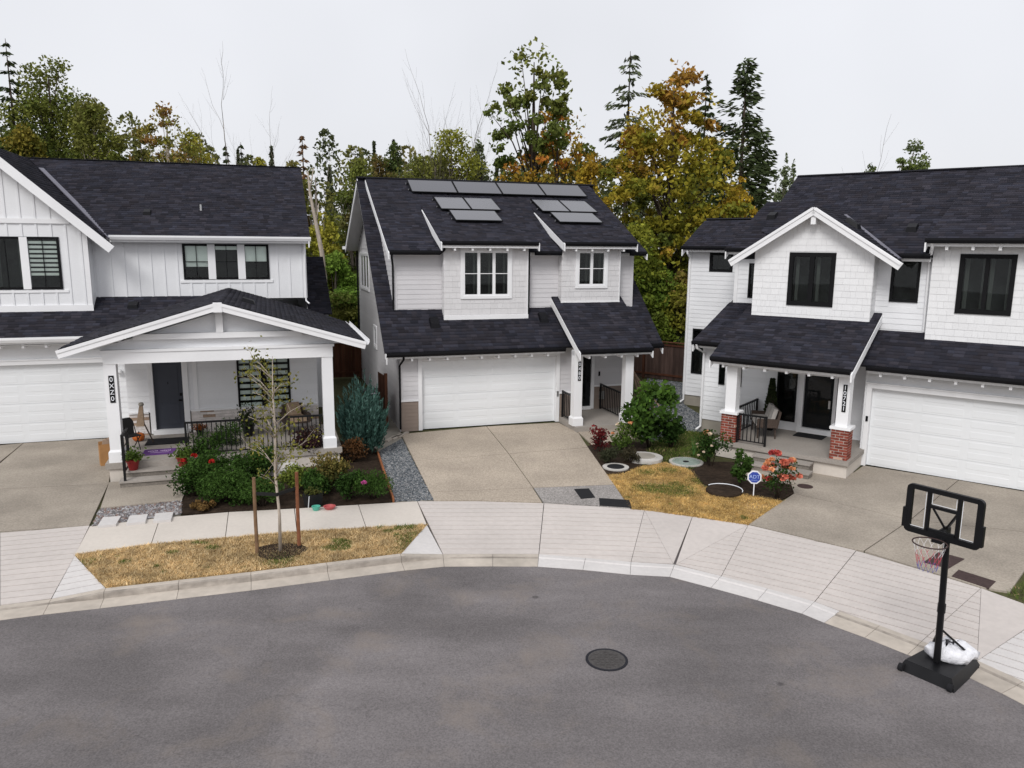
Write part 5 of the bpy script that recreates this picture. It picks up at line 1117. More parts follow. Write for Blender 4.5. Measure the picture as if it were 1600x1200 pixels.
# far wood and undergrowth that read as one mass
def mass(name, label, n, x0, x1, y0, y1, zf, palette, leaf, seed, bumps=0.35):
    rng = np.random.default_rng(seed); x = rng.uniform(x0, x1, n); y = rng.uniform(y0, y1, n); top = zf(x, y) * (0.65 + bumps * 2 * vnoise(np.c_[x, y], 0.35, seed)); z = top * rng.random(n) ** 0.75
    c = np.c_[x, y, z] + rng.normal(0, 0.15, (n, 3)); L = rng.uniform(*leaf, n); v, f = diamonds(c, L, L * 0.65, rng)
    t = vnoise(np.c_[x, z], 0.5, seed + 3) * 0.75 + rng.random(n) * 0.25
    return tag(npmesh(name, v, f, pal(palette, t, rng, 0.35) * 1.35, 'leaf'), label, 'woods', kind='stuff')
def far_wood():
    rng = np.random.default_rng(31); P, Tt = [], []
    for i in range(120):
        x = -66 + 108 * (i + rng.random()) / 120; y = rng.uniform(76, 92); hgt = 14.6 + 1.2 * math.sin(x * 0.33) + (1.2 if x < -33 else 0) - (6.8 if x > 25 else 0) + rng.normal(0, 1.2); con = rng.random() < 0.3; rad = rng.uniform(1.3, 2.0) if con else rng.uniform(2.0, 3.4)
        k = 900; t = rng.random(k) ** 0.85; prof = (1 - t) if con else np.sqrt(np.clip(1 - ((t - 0.45) / 0.55) ** 2, 0.02, 1)); a = rng.uniform(0, 6.283, k); q = rng.random(k) ** 0.4 * rad * prof * (0.8 + 0.4 * rng.random(k))
        P.append(np.c_[x + q * np.cos(a), y + q * np.sin(a), hgt * t]); Tt.append(np.clip(rng.random() + rng.normal(0, 0.12, k), 0, 1) if not con else np.full(k, 0.02))
    P = np.concatenate(P); Tt = np.concatenate(Tt); L = rng.uniform(0.3, 0.6, len(P)); v, f = diamonds(P, L, L * 0.65, rng)
    tag(npmesh('far_wood', v, f, pal([(0.04, 0.05, 0.024), (0.07, 0.078, 0.026), (0.10, 0.102, 0.03), (0.135, 0.12, 0.036)], Tt, rng, 0.3) * 1.5, 'leaf'), 'far wood behind the houses', 'woods', kind='stuff')
far_wood()
mass('undergrowth', 'green and yellow undergrowth along the edge of the wood', 30000, -30, 32, 42, 52, lambda x, y: 3.6 + 0.22 * (y - 42), [(0.04, 0.06, 0.012), (0.08, 0.10, 0.016), (0.15, 0.13, 0.02), (0.05, 0.075, 0.015), (0.11, 0.07, 0.02)], (0.2, 0.4), 32)

def T(px, top, Y): p = at(px, top, Y); return p.x, Y, p.z
W_ = lambda px, Y: px / F_PX * Y                                  # a width in pixels at distance Y
tb = []
def D(name, label, px, top, Y, wpx, zb, palette, **k):
    x, y, h = T(px, top, Y); tree(name, label, x, y, h, W_(wpx, Y) / 2, zb, palette, **k)
def K(name, label, px, top, Y, wpx, zb, palette, **k):
    x, y, h = T(px, top, Y); conifer(name, label, x, y, h, W_(wpx, Y) / 2, zb, palette, **k)
# left wood
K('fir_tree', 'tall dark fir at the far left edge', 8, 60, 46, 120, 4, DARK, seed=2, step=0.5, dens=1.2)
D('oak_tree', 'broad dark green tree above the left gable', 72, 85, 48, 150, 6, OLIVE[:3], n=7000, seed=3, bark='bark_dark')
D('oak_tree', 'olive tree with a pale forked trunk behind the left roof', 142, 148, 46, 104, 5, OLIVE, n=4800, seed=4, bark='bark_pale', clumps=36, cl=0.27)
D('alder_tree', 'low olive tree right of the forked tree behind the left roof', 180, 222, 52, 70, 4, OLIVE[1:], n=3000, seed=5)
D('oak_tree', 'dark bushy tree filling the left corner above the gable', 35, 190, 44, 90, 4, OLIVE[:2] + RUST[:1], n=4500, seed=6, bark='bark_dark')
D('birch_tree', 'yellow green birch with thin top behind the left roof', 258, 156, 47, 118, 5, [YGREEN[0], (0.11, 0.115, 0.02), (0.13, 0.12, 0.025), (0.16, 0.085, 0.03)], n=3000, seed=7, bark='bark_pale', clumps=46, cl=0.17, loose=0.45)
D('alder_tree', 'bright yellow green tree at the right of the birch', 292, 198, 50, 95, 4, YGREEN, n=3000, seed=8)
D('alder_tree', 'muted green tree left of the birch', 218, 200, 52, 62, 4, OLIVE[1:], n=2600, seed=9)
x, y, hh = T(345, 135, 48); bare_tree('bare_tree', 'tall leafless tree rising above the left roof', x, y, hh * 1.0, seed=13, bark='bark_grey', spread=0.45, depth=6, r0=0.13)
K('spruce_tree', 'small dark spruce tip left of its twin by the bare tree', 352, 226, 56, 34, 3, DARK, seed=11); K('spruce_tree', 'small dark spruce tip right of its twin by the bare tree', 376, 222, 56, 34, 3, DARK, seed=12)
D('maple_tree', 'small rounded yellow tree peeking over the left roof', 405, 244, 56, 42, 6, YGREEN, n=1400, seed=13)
# gap between the left and middle houses
x, y, hh = T(442, 212, 50); bare_tree('bare_tree', 'grey leafless tree at the right end of the left ridge', x, y, hh * 1.05, seed=16, spread=0.55, depth=6, r0=0.09)
K('hemlock_tree', 'browning conifer top at the right end of the left roof', 472, 212, 47, 46, 5, BROWN, seed=15, gaps=0.25)
D('alder_tree', 'thin olive tree in the gap beside the left house', 492, 255, 46, 66, 3, OLIVE, n=1900, seed=17, cl=0.26)
D('alder_tree', 'green bushy tree low in the gap between two houses', 525, 392, 41, 90, 0.6, GREEN, n=4200, seed=18)
D('hazel_shrub', 'yellow green hazel in the gap beside the middle house', 505, 330, 43, 75, 1, YGREEN, n=3600, seed=19)
D('hazel_shrub', 'dark tangled shrub right of the hazel in the gap', 545, 330, 45, 70, 1, OLIVE[:2] + BROWN[:1], n=3600, seed=20)
D('hazel_shrub', 'lowest olive shrub behind the fence gap', 530, 455, 39.5, 100, 0.3, OLIVE[1:] + GREEN[1:2], n=3600, seed=48)
root = empty('dead_tree', (at(503, 395, 40).x, 40, 0), 0, 'pale broken dead trunk leaning in the gap between two houses', 'tree', 'trees behind the houses')
q = [at(507, 430, 40), at(503, 395, 40), at(494, 350, 40), at(484, 300, 40), at(481, 268, 40)]; b0 = V(root.location)
MB().tube([V((0.1, 0, 0))] + [p - b0 for p in q], [0.16, 0.13, 0.12, 0.10, 0.07, 0.03], 7).tube([q[2] - b0, at(498, 318, 40) - b0], [0.05, 0.02], 4).tube([q[3] - b0, at(490, 262, 40) - b0], [0.05, 0.02], 4).build('trunk', 'bark_pale', root, True)
x, y, hh = T(516, 255, 46); bare_tree('bare_tree', 'thin leafless sapling beside the leaning dead trunk', x, y, hh, seed=22, spread=0.4, depth=5, r0=0.06, bark='bark_pale')
# behind the middle roof
D('alder_tree', 'dark olive tree just left of the middle ridge', 562, 246, 50, 80, 3, OLIVE[:3], n=3400, seed=23, bark='bark_dark')
D('oak_tree', 'brown tinged tree behind the left end of the middle ridge', 590, 222, 54, 62, 5, [OLIVE[0], BROWN[1], OLIVE[1]], n=2400, seed=24, bark='bark_dark'); D('oak_tree', 'rounded dark green tree behind the middle ridge', 614, 218, 55, 48, 6, DARK + OLIVE[:1], n=1900, seed=25, bark='bark_dark')
D('hazel_shrub', 'yellow green thicket behind the solar panels', 655, 240, 50, 110, 4, YGREEN[:2] + OLIVE[1:3], n=3600, seed=26); D('willow_tree', 'wide yellow green tree behind the solar panels', 705, 200, 50, 120, 4, OLIVE[1:3] + YGREEN[1:2], n=4300, seed=27)
x, y, hh = T(678, 150, 49); bare_tree('bare_tree', 'leafless tree left of its twin behind the solar panels', x, y, hh, seed=28, spread=0.42, depth=6, r0=0.12); x, y, hh = T(704, 160, 50); bare_tree('bare_tree', 'leafless tree right of its twin behind the solar panels', x, y, hh, seed=33, spread=0.42, depth=6, r0=0.12)
D('poplar_tree', 'narrow grey green tree right of the solar panels', 748, 214, 52, 44, 4, GREYG, n=2200, seed=29)
K('spruce_tree', 'tiny far spruce tip over the middle ridge', 782, 276, 80, 12, 3, DARK, seed=30)
# right of the middle roof
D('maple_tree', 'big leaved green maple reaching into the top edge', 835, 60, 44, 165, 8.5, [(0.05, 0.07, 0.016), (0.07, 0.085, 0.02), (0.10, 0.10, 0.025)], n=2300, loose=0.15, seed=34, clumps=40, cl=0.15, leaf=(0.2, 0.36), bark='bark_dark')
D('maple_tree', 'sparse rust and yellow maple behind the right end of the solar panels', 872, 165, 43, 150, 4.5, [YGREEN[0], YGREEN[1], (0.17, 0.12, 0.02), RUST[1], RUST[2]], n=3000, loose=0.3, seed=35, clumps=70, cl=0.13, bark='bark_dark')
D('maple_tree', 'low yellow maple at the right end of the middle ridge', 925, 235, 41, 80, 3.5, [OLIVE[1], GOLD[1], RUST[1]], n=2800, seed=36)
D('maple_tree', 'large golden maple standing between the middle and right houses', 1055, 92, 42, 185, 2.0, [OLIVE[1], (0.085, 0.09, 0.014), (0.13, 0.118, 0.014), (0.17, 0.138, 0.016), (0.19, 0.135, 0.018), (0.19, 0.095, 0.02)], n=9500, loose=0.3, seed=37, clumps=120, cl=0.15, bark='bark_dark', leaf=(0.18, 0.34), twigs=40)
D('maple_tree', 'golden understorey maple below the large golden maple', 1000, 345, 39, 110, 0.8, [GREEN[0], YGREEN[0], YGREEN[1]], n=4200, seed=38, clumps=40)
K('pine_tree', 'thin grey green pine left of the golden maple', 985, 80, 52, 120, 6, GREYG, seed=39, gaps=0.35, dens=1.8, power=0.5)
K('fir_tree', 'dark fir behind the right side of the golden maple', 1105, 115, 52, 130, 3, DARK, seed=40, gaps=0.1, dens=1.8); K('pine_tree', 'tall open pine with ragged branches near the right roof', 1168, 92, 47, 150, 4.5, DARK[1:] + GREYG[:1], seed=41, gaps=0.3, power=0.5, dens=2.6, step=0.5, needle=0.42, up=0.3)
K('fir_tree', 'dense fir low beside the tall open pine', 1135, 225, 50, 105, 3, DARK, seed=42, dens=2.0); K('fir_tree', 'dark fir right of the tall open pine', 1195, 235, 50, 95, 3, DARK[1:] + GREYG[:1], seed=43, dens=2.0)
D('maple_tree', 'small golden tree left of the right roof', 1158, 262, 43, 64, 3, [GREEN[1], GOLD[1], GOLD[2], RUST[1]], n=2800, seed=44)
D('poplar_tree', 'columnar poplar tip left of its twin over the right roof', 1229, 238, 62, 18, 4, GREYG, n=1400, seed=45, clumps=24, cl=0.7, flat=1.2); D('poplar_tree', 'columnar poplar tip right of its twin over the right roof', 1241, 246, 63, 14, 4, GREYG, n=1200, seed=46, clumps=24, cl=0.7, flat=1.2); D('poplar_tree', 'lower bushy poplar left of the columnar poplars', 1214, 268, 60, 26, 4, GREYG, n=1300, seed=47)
D('alder_tree', 'green bushy tree low between the middle and right houses', 1030, 400, 39.5, 90, 0.4, [GREEN[0], YGREEN[0], GREEN[1]], n=4600, seed=49); D('alder_tree', 'olive bush low beside the right house wall', 1068, 420, 38.5, 70, 0.3, [OLIVE[1], YGREEN[1], BROWN[1]], n=3600, seed=50)
D('hazel_shrub', 'lowest green shrub above the right fence', 1020, 470, 38.5, 80, 0.2, [GREEN[0], YGREEN[0], OLIVE[1]], n=3200, seed=55)
x, y, hh = T(1060, 468, 38.0); conifer('cedar_tree', 'slim dark columnar cedar above the right fence', x, 38.0, hh, 0.34, 0.2, DARK, seed=51, step=0.16, needle=0.2, power=0.4, dens=2.0)
x, y, hh = T(1352, 178, 58); bare_tree('dead_tree', 'thin dead tree rising over the right ridge', x, y, hh, seed=52, spread=0.45, depth=4, r0=0.07)
D('willow_tree', 'green tree leaning right over the right ridge', 1385, 215, 55, 60, 7.5, [GREEN[1], YGREEN[0], GREYG[2]], n=2300, seed=53, lean=(2.0, 0), clumps=26, flat=0.5); D('willow_tree', 'small bush top beside the dead tree over the right ridge', 1360, 252, 56, 34, 6, [YGREEN[0], GREYG[1]], n=900, seed=54)

# ---------------------------------------------------------------- fences
def fence(name, label, p0, p1, hgt, m, mr, cap=True):
    d = p1 - p0; L = d.length; a = math.atan2(d.y, d.x); r = empty(name, p0, a, label, 'fence'); n = int(L / 0.15); F0 = Face((0, 0, 0), (0, -1, 0))
    for i in range(n): pbox('board', r, F0, i * L / n + 0.003, (i + 1) * L / n - 0.003, 0.05, hgt, -0.02 - (i % 2) * 0.006, 0.0 - (i % 2) * 0.006, m)
    for i in range(int(L / 2.2) + 1): pbox('post', r, F0, min(i * 2.2, L - 0.1), min(i * 2.2, L - 0.1) + 0.1, 0, hgt + 0.05, 0.002, 0.1, mr)
    for z in (0.22, hgt - 0.12): pbox('rail', r, F0, 0, L, z, z + 0.1, 0.002, 0.045, mr)
    if cap: pbox('cap', r, F0, -0.05, L + 0.05, hgt + 0.052, hgt + 0.085, -0.06, 0.12, mr)
fence('board_fence', 'reddish cedar fence between the left and middle houses', V((-9.4, 35.6, 0)), V((-6.75, 36.4, 0)), 1.8, 'cedar', 'cedar')
fence('board_fence', 'brown board fence between the middle and right houses', V((4.6, 38.2, 0)), V((9.4, 34.6, 0)), 1.78, 'brown_fence', 'cedar')
r = empty('garden_gate', to_world(H2, (-1.15, 0.6, 0)), H2.rotation_euler.z + math.radians(96), 'dark cedar gate standing edge on beside the garage corner', 'gate'); G0 = Face((0, 0, 0), (0, -1, 0))
for i in range(7): pbox('board', r, G0, i * 0.14, i * 0.14 + 0.134, 0.06, 1.85, -0.02, 0, 'cedar')
for z in (0.25, 1.0, 1.6): pbox('rail', r, G0, 0, 0.98, z, z + 0.09, 0.001, 0.04, 'cedar_bright')
pbox('post', r, G0, -0.1, -0.005, 0, 1.95, -0.05, 0.05, 'cedar')
rp = random.Random(4)
for i in range(4):
    a = to_world(H2, (8.62 + 0.22 * i, 0.35 - 0.2 * i, 0.02)); b = to_world(H2, (8.32, 0.9 - 0.1 * i, 1.75 - 0.08 * i))
    o = MB().beam(a, b, 0.05, 0.04).build('leaning_pole', 'plank_weathered')
    tag(o, ('nearest the wall', 'second from the wall', 'third from the wall', 'farthest from the wall')[i] + ' of four wooden poles leaning on the middle house', 'pole', 'poles leaning on the middle house')
# timber edging of the gravel strip
e0, e1 = gp(589, 706), gp(615, 784.5); tag(MB().beam(e0 + V((0, 0, 0.04)), e1 + V((0, 0, 0.04)), 0.045, 0.12).build('timber_edging', 'cedar_bright'), 'cedar edging board between flower bed and gravel strip', 'edging')
for i in range(3):
    a = gp(611 + i * 9, 686 - i * 3); o = MB().beam(a + V((-0.1, -0.35, 0.02)), a + V((0.12, 0.35, 0.02)), 0.12, 0.05).build('timber_step', 'concrete_kerb')
    tag(o, ('leftmost', 'middle', 'rightmost')[i] + ' of three flat sleepers in the path beside the garage corner', 'sleeper', 'sleepers in the side path')

# ---------------------------------------------------------------- front garden plants
def PL(name, label, px, py, w, h, palette, **k):
    if 280 < px < 470 and py > 715: w *= 1.2; h *= 0.82; k['n'] = int(k.get('n', 900) * 1.9); k['clumps'] = 22; k['leaf'] = (0.045, 0.1)
    elif 470 <= px < 620: w *= 1.25; k['n'] = int(k.get('n', 900) * 1.5)
    return shrub(name, label, gp(px, py), w, h, palette, **k)
RED = (0.42, 0.02, 0.015); PEACH = (0.72, 0.33, 0.16); PALE = (0.75, 0.62, 0.48); PINK = (0.55, 0.10, 0.32); CORAL = (0.60, 0.17, 0.11)
BG = [(0.017, 0.040, 0.007), (0.030, 0.068, 0.011), (0.052, 0.105, 0.018)]
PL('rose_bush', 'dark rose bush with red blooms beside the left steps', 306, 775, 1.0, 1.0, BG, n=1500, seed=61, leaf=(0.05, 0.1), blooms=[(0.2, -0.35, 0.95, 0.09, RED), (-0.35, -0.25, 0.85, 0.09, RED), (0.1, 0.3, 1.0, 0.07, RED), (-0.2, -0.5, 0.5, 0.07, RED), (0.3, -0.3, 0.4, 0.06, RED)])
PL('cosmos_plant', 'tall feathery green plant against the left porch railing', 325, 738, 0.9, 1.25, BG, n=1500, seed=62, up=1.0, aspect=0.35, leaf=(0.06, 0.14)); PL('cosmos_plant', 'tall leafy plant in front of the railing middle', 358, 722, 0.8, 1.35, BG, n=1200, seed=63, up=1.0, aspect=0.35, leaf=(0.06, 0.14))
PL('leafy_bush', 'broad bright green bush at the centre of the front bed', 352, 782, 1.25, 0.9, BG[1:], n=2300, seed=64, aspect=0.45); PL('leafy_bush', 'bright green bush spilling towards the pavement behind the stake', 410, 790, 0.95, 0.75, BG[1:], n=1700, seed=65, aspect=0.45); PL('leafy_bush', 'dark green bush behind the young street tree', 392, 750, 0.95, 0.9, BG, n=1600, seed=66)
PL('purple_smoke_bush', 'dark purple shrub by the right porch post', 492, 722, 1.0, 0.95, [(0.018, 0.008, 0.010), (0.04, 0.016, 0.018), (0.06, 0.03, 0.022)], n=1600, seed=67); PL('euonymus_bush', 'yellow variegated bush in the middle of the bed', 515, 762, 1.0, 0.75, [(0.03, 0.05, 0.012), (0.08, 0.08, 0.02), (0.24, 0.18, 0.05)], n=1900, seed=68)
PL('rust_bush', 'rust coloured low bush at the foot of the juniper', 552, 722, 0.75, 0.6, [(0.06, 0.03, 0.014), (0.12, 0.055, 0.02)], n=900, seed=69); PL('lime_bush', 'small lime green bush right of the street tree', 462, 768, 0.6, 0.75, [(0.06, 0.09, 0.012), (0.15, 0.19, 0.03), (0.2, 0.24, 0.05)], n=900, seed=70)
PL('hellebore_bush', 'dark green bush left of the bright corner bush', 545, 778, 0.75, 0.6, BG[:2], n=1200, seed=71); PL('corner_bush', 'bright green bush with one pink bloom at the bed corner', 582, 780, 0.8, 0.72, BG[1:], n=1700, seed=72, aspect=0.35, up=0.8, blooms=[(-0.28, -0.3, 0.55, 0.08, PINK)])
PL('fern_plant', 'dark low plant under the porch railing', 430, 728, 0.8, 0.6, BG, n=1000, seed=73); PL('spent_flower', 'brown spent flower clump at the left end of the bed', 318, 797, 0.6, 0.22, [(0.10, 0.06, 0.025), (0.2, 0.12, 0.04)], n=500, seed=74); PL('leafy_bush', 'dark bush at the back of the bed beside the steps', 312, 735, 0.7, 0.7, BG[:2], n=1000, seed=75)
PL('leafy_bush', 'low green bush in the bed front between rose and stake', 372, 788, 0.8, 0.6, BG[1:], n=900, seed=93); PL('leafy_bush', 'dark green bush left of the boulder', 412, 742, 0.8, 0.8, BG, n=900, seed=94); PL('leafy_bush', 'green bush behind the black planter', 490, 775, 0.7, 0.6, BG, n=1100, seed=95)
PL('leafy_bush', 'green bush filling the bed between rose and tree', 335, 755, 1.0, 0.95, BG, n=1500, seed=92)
# juniper
def juniper(p, w, h):
    rng = np.random.default_rng(77); r = empty('blue_juniper', p, 0, 'upright blue green juniper between the left and middle houses', 'shrub'); MB().tube([(0, 0, 0), (0, 0, h * .5)], [0.06, 0.03], 6).tube([(0.25, 0, 0), (0.35, 0, .6)], [0.04, 0.03], 5).build('trunk', 'bark_dark', r)
    P, A = [], []
    for i in range(250):
        a = rng.uniform(0, 6.283); rr_ = math.sqrt(rng.random()); d = np.array((math.cos(a), math.sin(a), 0)); zb = 0.22 + 0.5 * rng.random() ** 1.5
        ht = h * (1.0 - 0.42 * rr_ ** 2) * rng.choice((0.75, 0.85, 0.95, 1.12)) * rng.uniform(0.92, 1.05); base = d * rr_ * w * 0.34 + np.array((0, 0, zb)); tip = d * rr_ * w * 0.5 * rng.uniform(0.85, 1.1) + np.array((0, 0, ht))
        m = 46; t = rng.random(m); c = base + (tip - base) * t[:, None] + rng.normal(0, 0.05, (m, 3)) * (1.15 - t)[:, None]; P.append(c); A.append(np.tile((tip - base) / np.linalg.norm(tip - base) + d * 0.25, (m, 1)))
    P = np.concatenate(P); A = np.concatenate(A); k = len(P); v, f = diamonds(P, rng.uniform(0.1, 0.2, k), rng.uniform(0.025, 0.045, k), rng, 0, A)
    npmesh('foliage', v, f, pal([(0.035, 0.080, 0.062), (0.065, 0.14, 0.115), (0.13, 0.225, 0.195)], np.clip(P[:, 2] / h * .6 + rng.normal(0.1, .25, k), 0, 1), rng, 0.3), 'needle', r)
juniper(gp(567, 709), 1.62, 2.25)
# lawn bed of the middle house
MAR = [(0.05, 0.006, 0.008), (0.11, 0.012, 0.014), (0.16, 0.02, 0.02)]
PL('dwarf_maple', 'small dark red maple by the middle driveway edge', 937, 708, 0.7, 0.85, MAR, n=700, seed=80, leaf=(0.05, 0.11), clumps=10); PL('rose_bush', 'rose bush with peach blooms before the middle porch', 972, 708, 0.85, 0.85, GREEN, n=1100, seed=81, blooms=[(-0.25, -0.3, 0.9, 0.1, PEACH), (0.15, -0.25, 0.85, 0.08, PALE), (0.3, -0.3, 0.55, 0.07, PEACH), (0.0, -0.42, 0.35, 0.05, PALE)])
PL('lavender_mound', 'grey green mound nearest the driveway in the lawn bed', 953, 724, 0.75, 0.42, [(0.03, 0.035, 0.018), (0.055, 0.06, 0.032)], n=1000, seed=82, up=1.2, aspect=0.2, leaf=(0.08, 0.14)); PL('lavender_mound', 'brownish mound right of the grey green mound', 984, 724, 0.8, 0.42, [(0.035, 0.032, 0.018), (0.07, 0.06, 0.034)], n=1000, seed=83, up=1.2, aspect=0.2, leaf=(0.08, 0.14))
PL('hydrangea_bush', 'tall lush green shrub in front of the middle porch', 1016, 700, 1.45, 2.2, [(0.025, 0.05, 0.01), (0.045, 0.095, 0.014), (0.09, 0.17, 0.022)], n=2300, seed=84, leaf=(0.11, 0.24), clumps=20, shape=1.0, aspect=0.6, lift=0.04); PL('hydrangea_bush', 'low dark shrub right of the tall lush shrub', 1048, 700, 0.9, 1.0, BG[:2], n=1200, seed=85, leaf=(0.09, 0.16))
PL('rose_bush', 'rose bush with pale blooms at the right house porch', 1110, 728, 0.95, 0.95, BG[:2], n=1300, seed=86, blooms=[(-0.2, -0.1, 0.95, 0.12, PEACH), (0.1, -0.1, 0.98, 0.08, PALE), (-0.3, -0.3, 0.5, 0.05, PALE), (0.1, -0.4, 0.35, 0.05, PALE), (0.28, -0.3, 0.5, 0.05, PALE), (-0.05, -0.4, 0.65, 0.05, PALE), (0.35, -0.1, 0.7, 0.05, PALE)])
PL('upright_bush', 'upright green bush left of the round blue sign', 1157, 763, 0.55, 1.0, BG[1:], n=1000, seed=87, leaf=(0.07, 0.13)); PL('climbing_rose', 'thin rose climbing at the left brick pillar', 1140, 700, 0.55, 1.0, BG[:2], n=260, seed=89, leaf=(0.05, 0.09), blooms=[(-0.2, -0.2, 0.6, 0.09, PALE), (-0.1, -0.25, 0.5, 0.08, PALE)])
rc = random.Random(9)
PL('hydrangea_bush', 'coral pink hydrangea in bloom right of the blue sign', 1213, 778, 0.85, 1.05, BG[:2], n=500, seed=88, blooms=[(rc.uniform(-.42, .42), rc.uniform(-.42, .42), rc.uniform(0.45, 1.12), rc.uniform(0.09, 0.13), rc.choice((CORAL, CORAL, PEACH, (0.5, 0.07, 0.07)))) for _ in range(26)])
r = empty('iris_plant', gp(1083, 712), 0, 'clump of sword shaped leaves behind the pale lid', 'plant')
for i in range(7): a = i * 0.9; MB().prism([(0, 0.01 * i, 0), (0.03, 0.01 * i, 0), (0.12 * math.cos(a) + 0.015, 0.12 * math.sin(a), 0.5 + 0.05 * i)], (0, 0.004, 0)).build('leaf', 'green_leaf' if 'green_leaf' in MATS else mat('green_leaf', (0.06, 0.14, 0.03), 0.6).name, r)

# ---------------------------------------------------------------- street tree with stakes
r = empty('street_tree', tree_p, 0, 'young staked tree with thin pale trunk and sparse yellow leaves', 'tree'); rt_ = random.Random(3)
mb = MB(); mb.tube([(0, 0, -0.05), (0.02, 0, 0.8), (-0.03, 0, 1.7), (0.02, 0, 2.6), (0.0, 0, 3.4), (0.03, 0, 4.1)], [0.040, 0.030, 0.026, 0.020, 0.014, 0.005], 8)
tips = []
for i in range(22):
    z = rt_.uniform(1.3, 3.7); a = rt_.uniform(0, 6.283); L = rt_.uniform(0.6, 1.25) * (1.15 - z / 6); s = V((0, 0, z)); d = V((math.cos(a) * 0.95, math.sin(a) * 0.95, 0.7)).normalized(); e = s + d * L; m = s.lerp(e, .5) + V((0, 0, 0.05)); mb.tube([s, m, e], [0.014, 0.009, 0.004], 4)
    tips += [e, m, e]
    for _ in range(2): g = s.lerp(e, rt_.uniform(.5, .9)); e2 = g + V((rt_.uniform(-.25, .25), rt_.uniform(-.25, .25), rt_.uniform(0.05, .3))); mb.tube([g, e2], [0.006, 0.003], 3); tips.append(e2)
mb.build('trunk', 'bark_pale', r, True); rng = np.random.default_rng(14); Tp = np.array([tuple(t) for t in tips]); k = 950; c = Tp[rng.integers(0, len(Tp), k)] + np.array((0.08, 0, 0)) + rng.normal(0, 0.10, (k, 3)); v, f = diamonds(c, rng.uniform(0.05, 0.09, k), 0.045, rng)
npmesh('crown', v, f, pal([(0.13, 0.13, 0.025), (0.20, 0.18, 0.035), (0.11, 0.13, 0.03)], rng.random(k), rng), 'leaf', r)
mulch = [tree_p + V((0.52 * math.cos(a) * (1 + .15 * math.sin(3 * a)), 0.42 * math.sin(a), 0.02)) for a in np.linspace(0, 6.283, 15)[:-1]]
poly_obj('tree_pit_soil', mulch, 0.03, 'dark_soil', None, 'structure')
for i, (px, py, hh) in enumerate(((402, 864, 1.62), (467.5, 853, 1.62))):
    p = gp(px, py); o = MB().tube([p + V((0, 0, -0.05)), p + V((0.0, 0, hh * .5)), p + V((0.01, 0, hh))], [0.04, 0.038, 0.036], 8).build('tree_stake', 'stake_orange' if i else 'stake_brown')
    tag(o, ('weathered brown stake left of the young street tree', 'orange brown stake right of the young street tree')[i], 'stake', 'stakes of the street tree')
s0, s1 = gp(402, 864) + V((0, 0, 1.28)), gp(467.5, 853) + V((0, 0, 1.28)); o = MB().beam(s0, tree_p + V((0, -0.04, 1.25)), 0.012, 0.07).beam(tree_p + V((0, -0.04, 1.25)), s1, 0.012, 0.07).build('tree_strap', 'strap_black'); tag(o, 'black rubber strap tying the young tree to its stakes', 'strap')

# ---------------------------------------------------------------- small things in the street and gardens
def disc(name, label, cat, p, r, m, h=0.03, ring=None, group=None, sx=1.0, rz=0.0):
    root = empty(name, p, rz, label, cat, group); root.scale = (sx, 1, 1)
    if ring: MB().lathe((0, 0, 0), [(r * 1.02, -0.05), (ring[0], -0.05), (ring[0], h * .8), (r * 1.02, h * .8)], 28).build('rim', ring[1], root)
    MB().lathe((0, 0, 0), [(r, -0.05), (r, h * .7), (r - 0.02, h), (0.0, h)], 28).build('lid', m, root)
    return root
mh = disc('manhole_cover', 'iron manhole cover set in the road', 'manhole cover', gp(948, 1031, RZ), 0.30, 'cast_iron', 0.012, (0.335, 'roof_deck'))
for i in range(-3, 4):
    for j in range(-3, 4):
        if i * i + j * j < 10: MB().box(i * .075 - .025, i * .075 + .025, j * .075 - .025, j * .075 + .025, 0.011, 0.019).build('stud', 'cast_iron', mh)
disc('drain_cover', 'round black cover with concrete rim beside the middle driveway', 'cover', gp(962, 731), 0.26, 'rubber_black', 0.05, (0.38, 'pale_concrete'))
d_ = disc('concrete_lid', 'large pale concrete lid at the top of the dry lawn', 'lid', gp(1006, 718), 0.40, 'pale_concrete', 0.12, (0.56, 'pale_concrete')); MB().lathe((0, 0, 0), [(0.33, 0.121), (0.345, 0.121), (0.345, 0.124), (0.33, 0.124)], 28).build('groove', 'foundation', d_)
d_ = disc('plastic_lid', 'greenish round lid with a dark hole beside the rose bush', 'lid', gp(1072, 723), 0.42, 'green_plastic', 0.05, (0.50, 'pale_concrete')); MB().lathe((-0.02, -0.05, 0), [(0.09, 0.04), (0.09, 0.058), (0.0, 0.058)], 14).build('hole', 'rubber_black', d_)
pr = disc('soil_ring', 'dark round soil patch with a white hoop edge in the lawn', 'soil patch', gp(1131, 769), 0.46, 'dark_soil', 0.07)
MB().tube([(0.47 * math.cos(a), 0.47 * math.sin(a), 0.085) for a in np.linspace(-0.5, 2.3, 16)], 0.012, 6).build('hoop', 'sign_white', pr)
disc('access_cover', 'small rusty round cover beside the right steps', 'cover', gp(1258, 760, 0.012), 0.2, 'rust_iron', 0.012)
def plate(label, pts, m='rust_iron', z=0.013):
    o = MB().prism([gp(*q, z + 0.01) for q in pts][::-1], (0, 0, -0.03)).build('access_hatch', m); tag(o, label, 'hatch', 'hatches in the driveways')
plate('smaller black hatch plate in the middle driveway', ((897, 764), (920, 763), (930, 777), (908, 779)), 'rubber_black'); plate('larger black hatch plate by the middle apron', ((936, 778), (983, 781), (987, 793), (937, 789.5)), 'rubber_black')
plate('brown hatch plate behind the basketball net', ((1467, 862), (1507, 873), (1482, 888), (1443, 878)), 'rust_iron'); plate('long brown hatch plate right of the basketball pole', ((1498, 890), (1556, 908), (1545, 919), (1487, 900)), 'rust_iron')

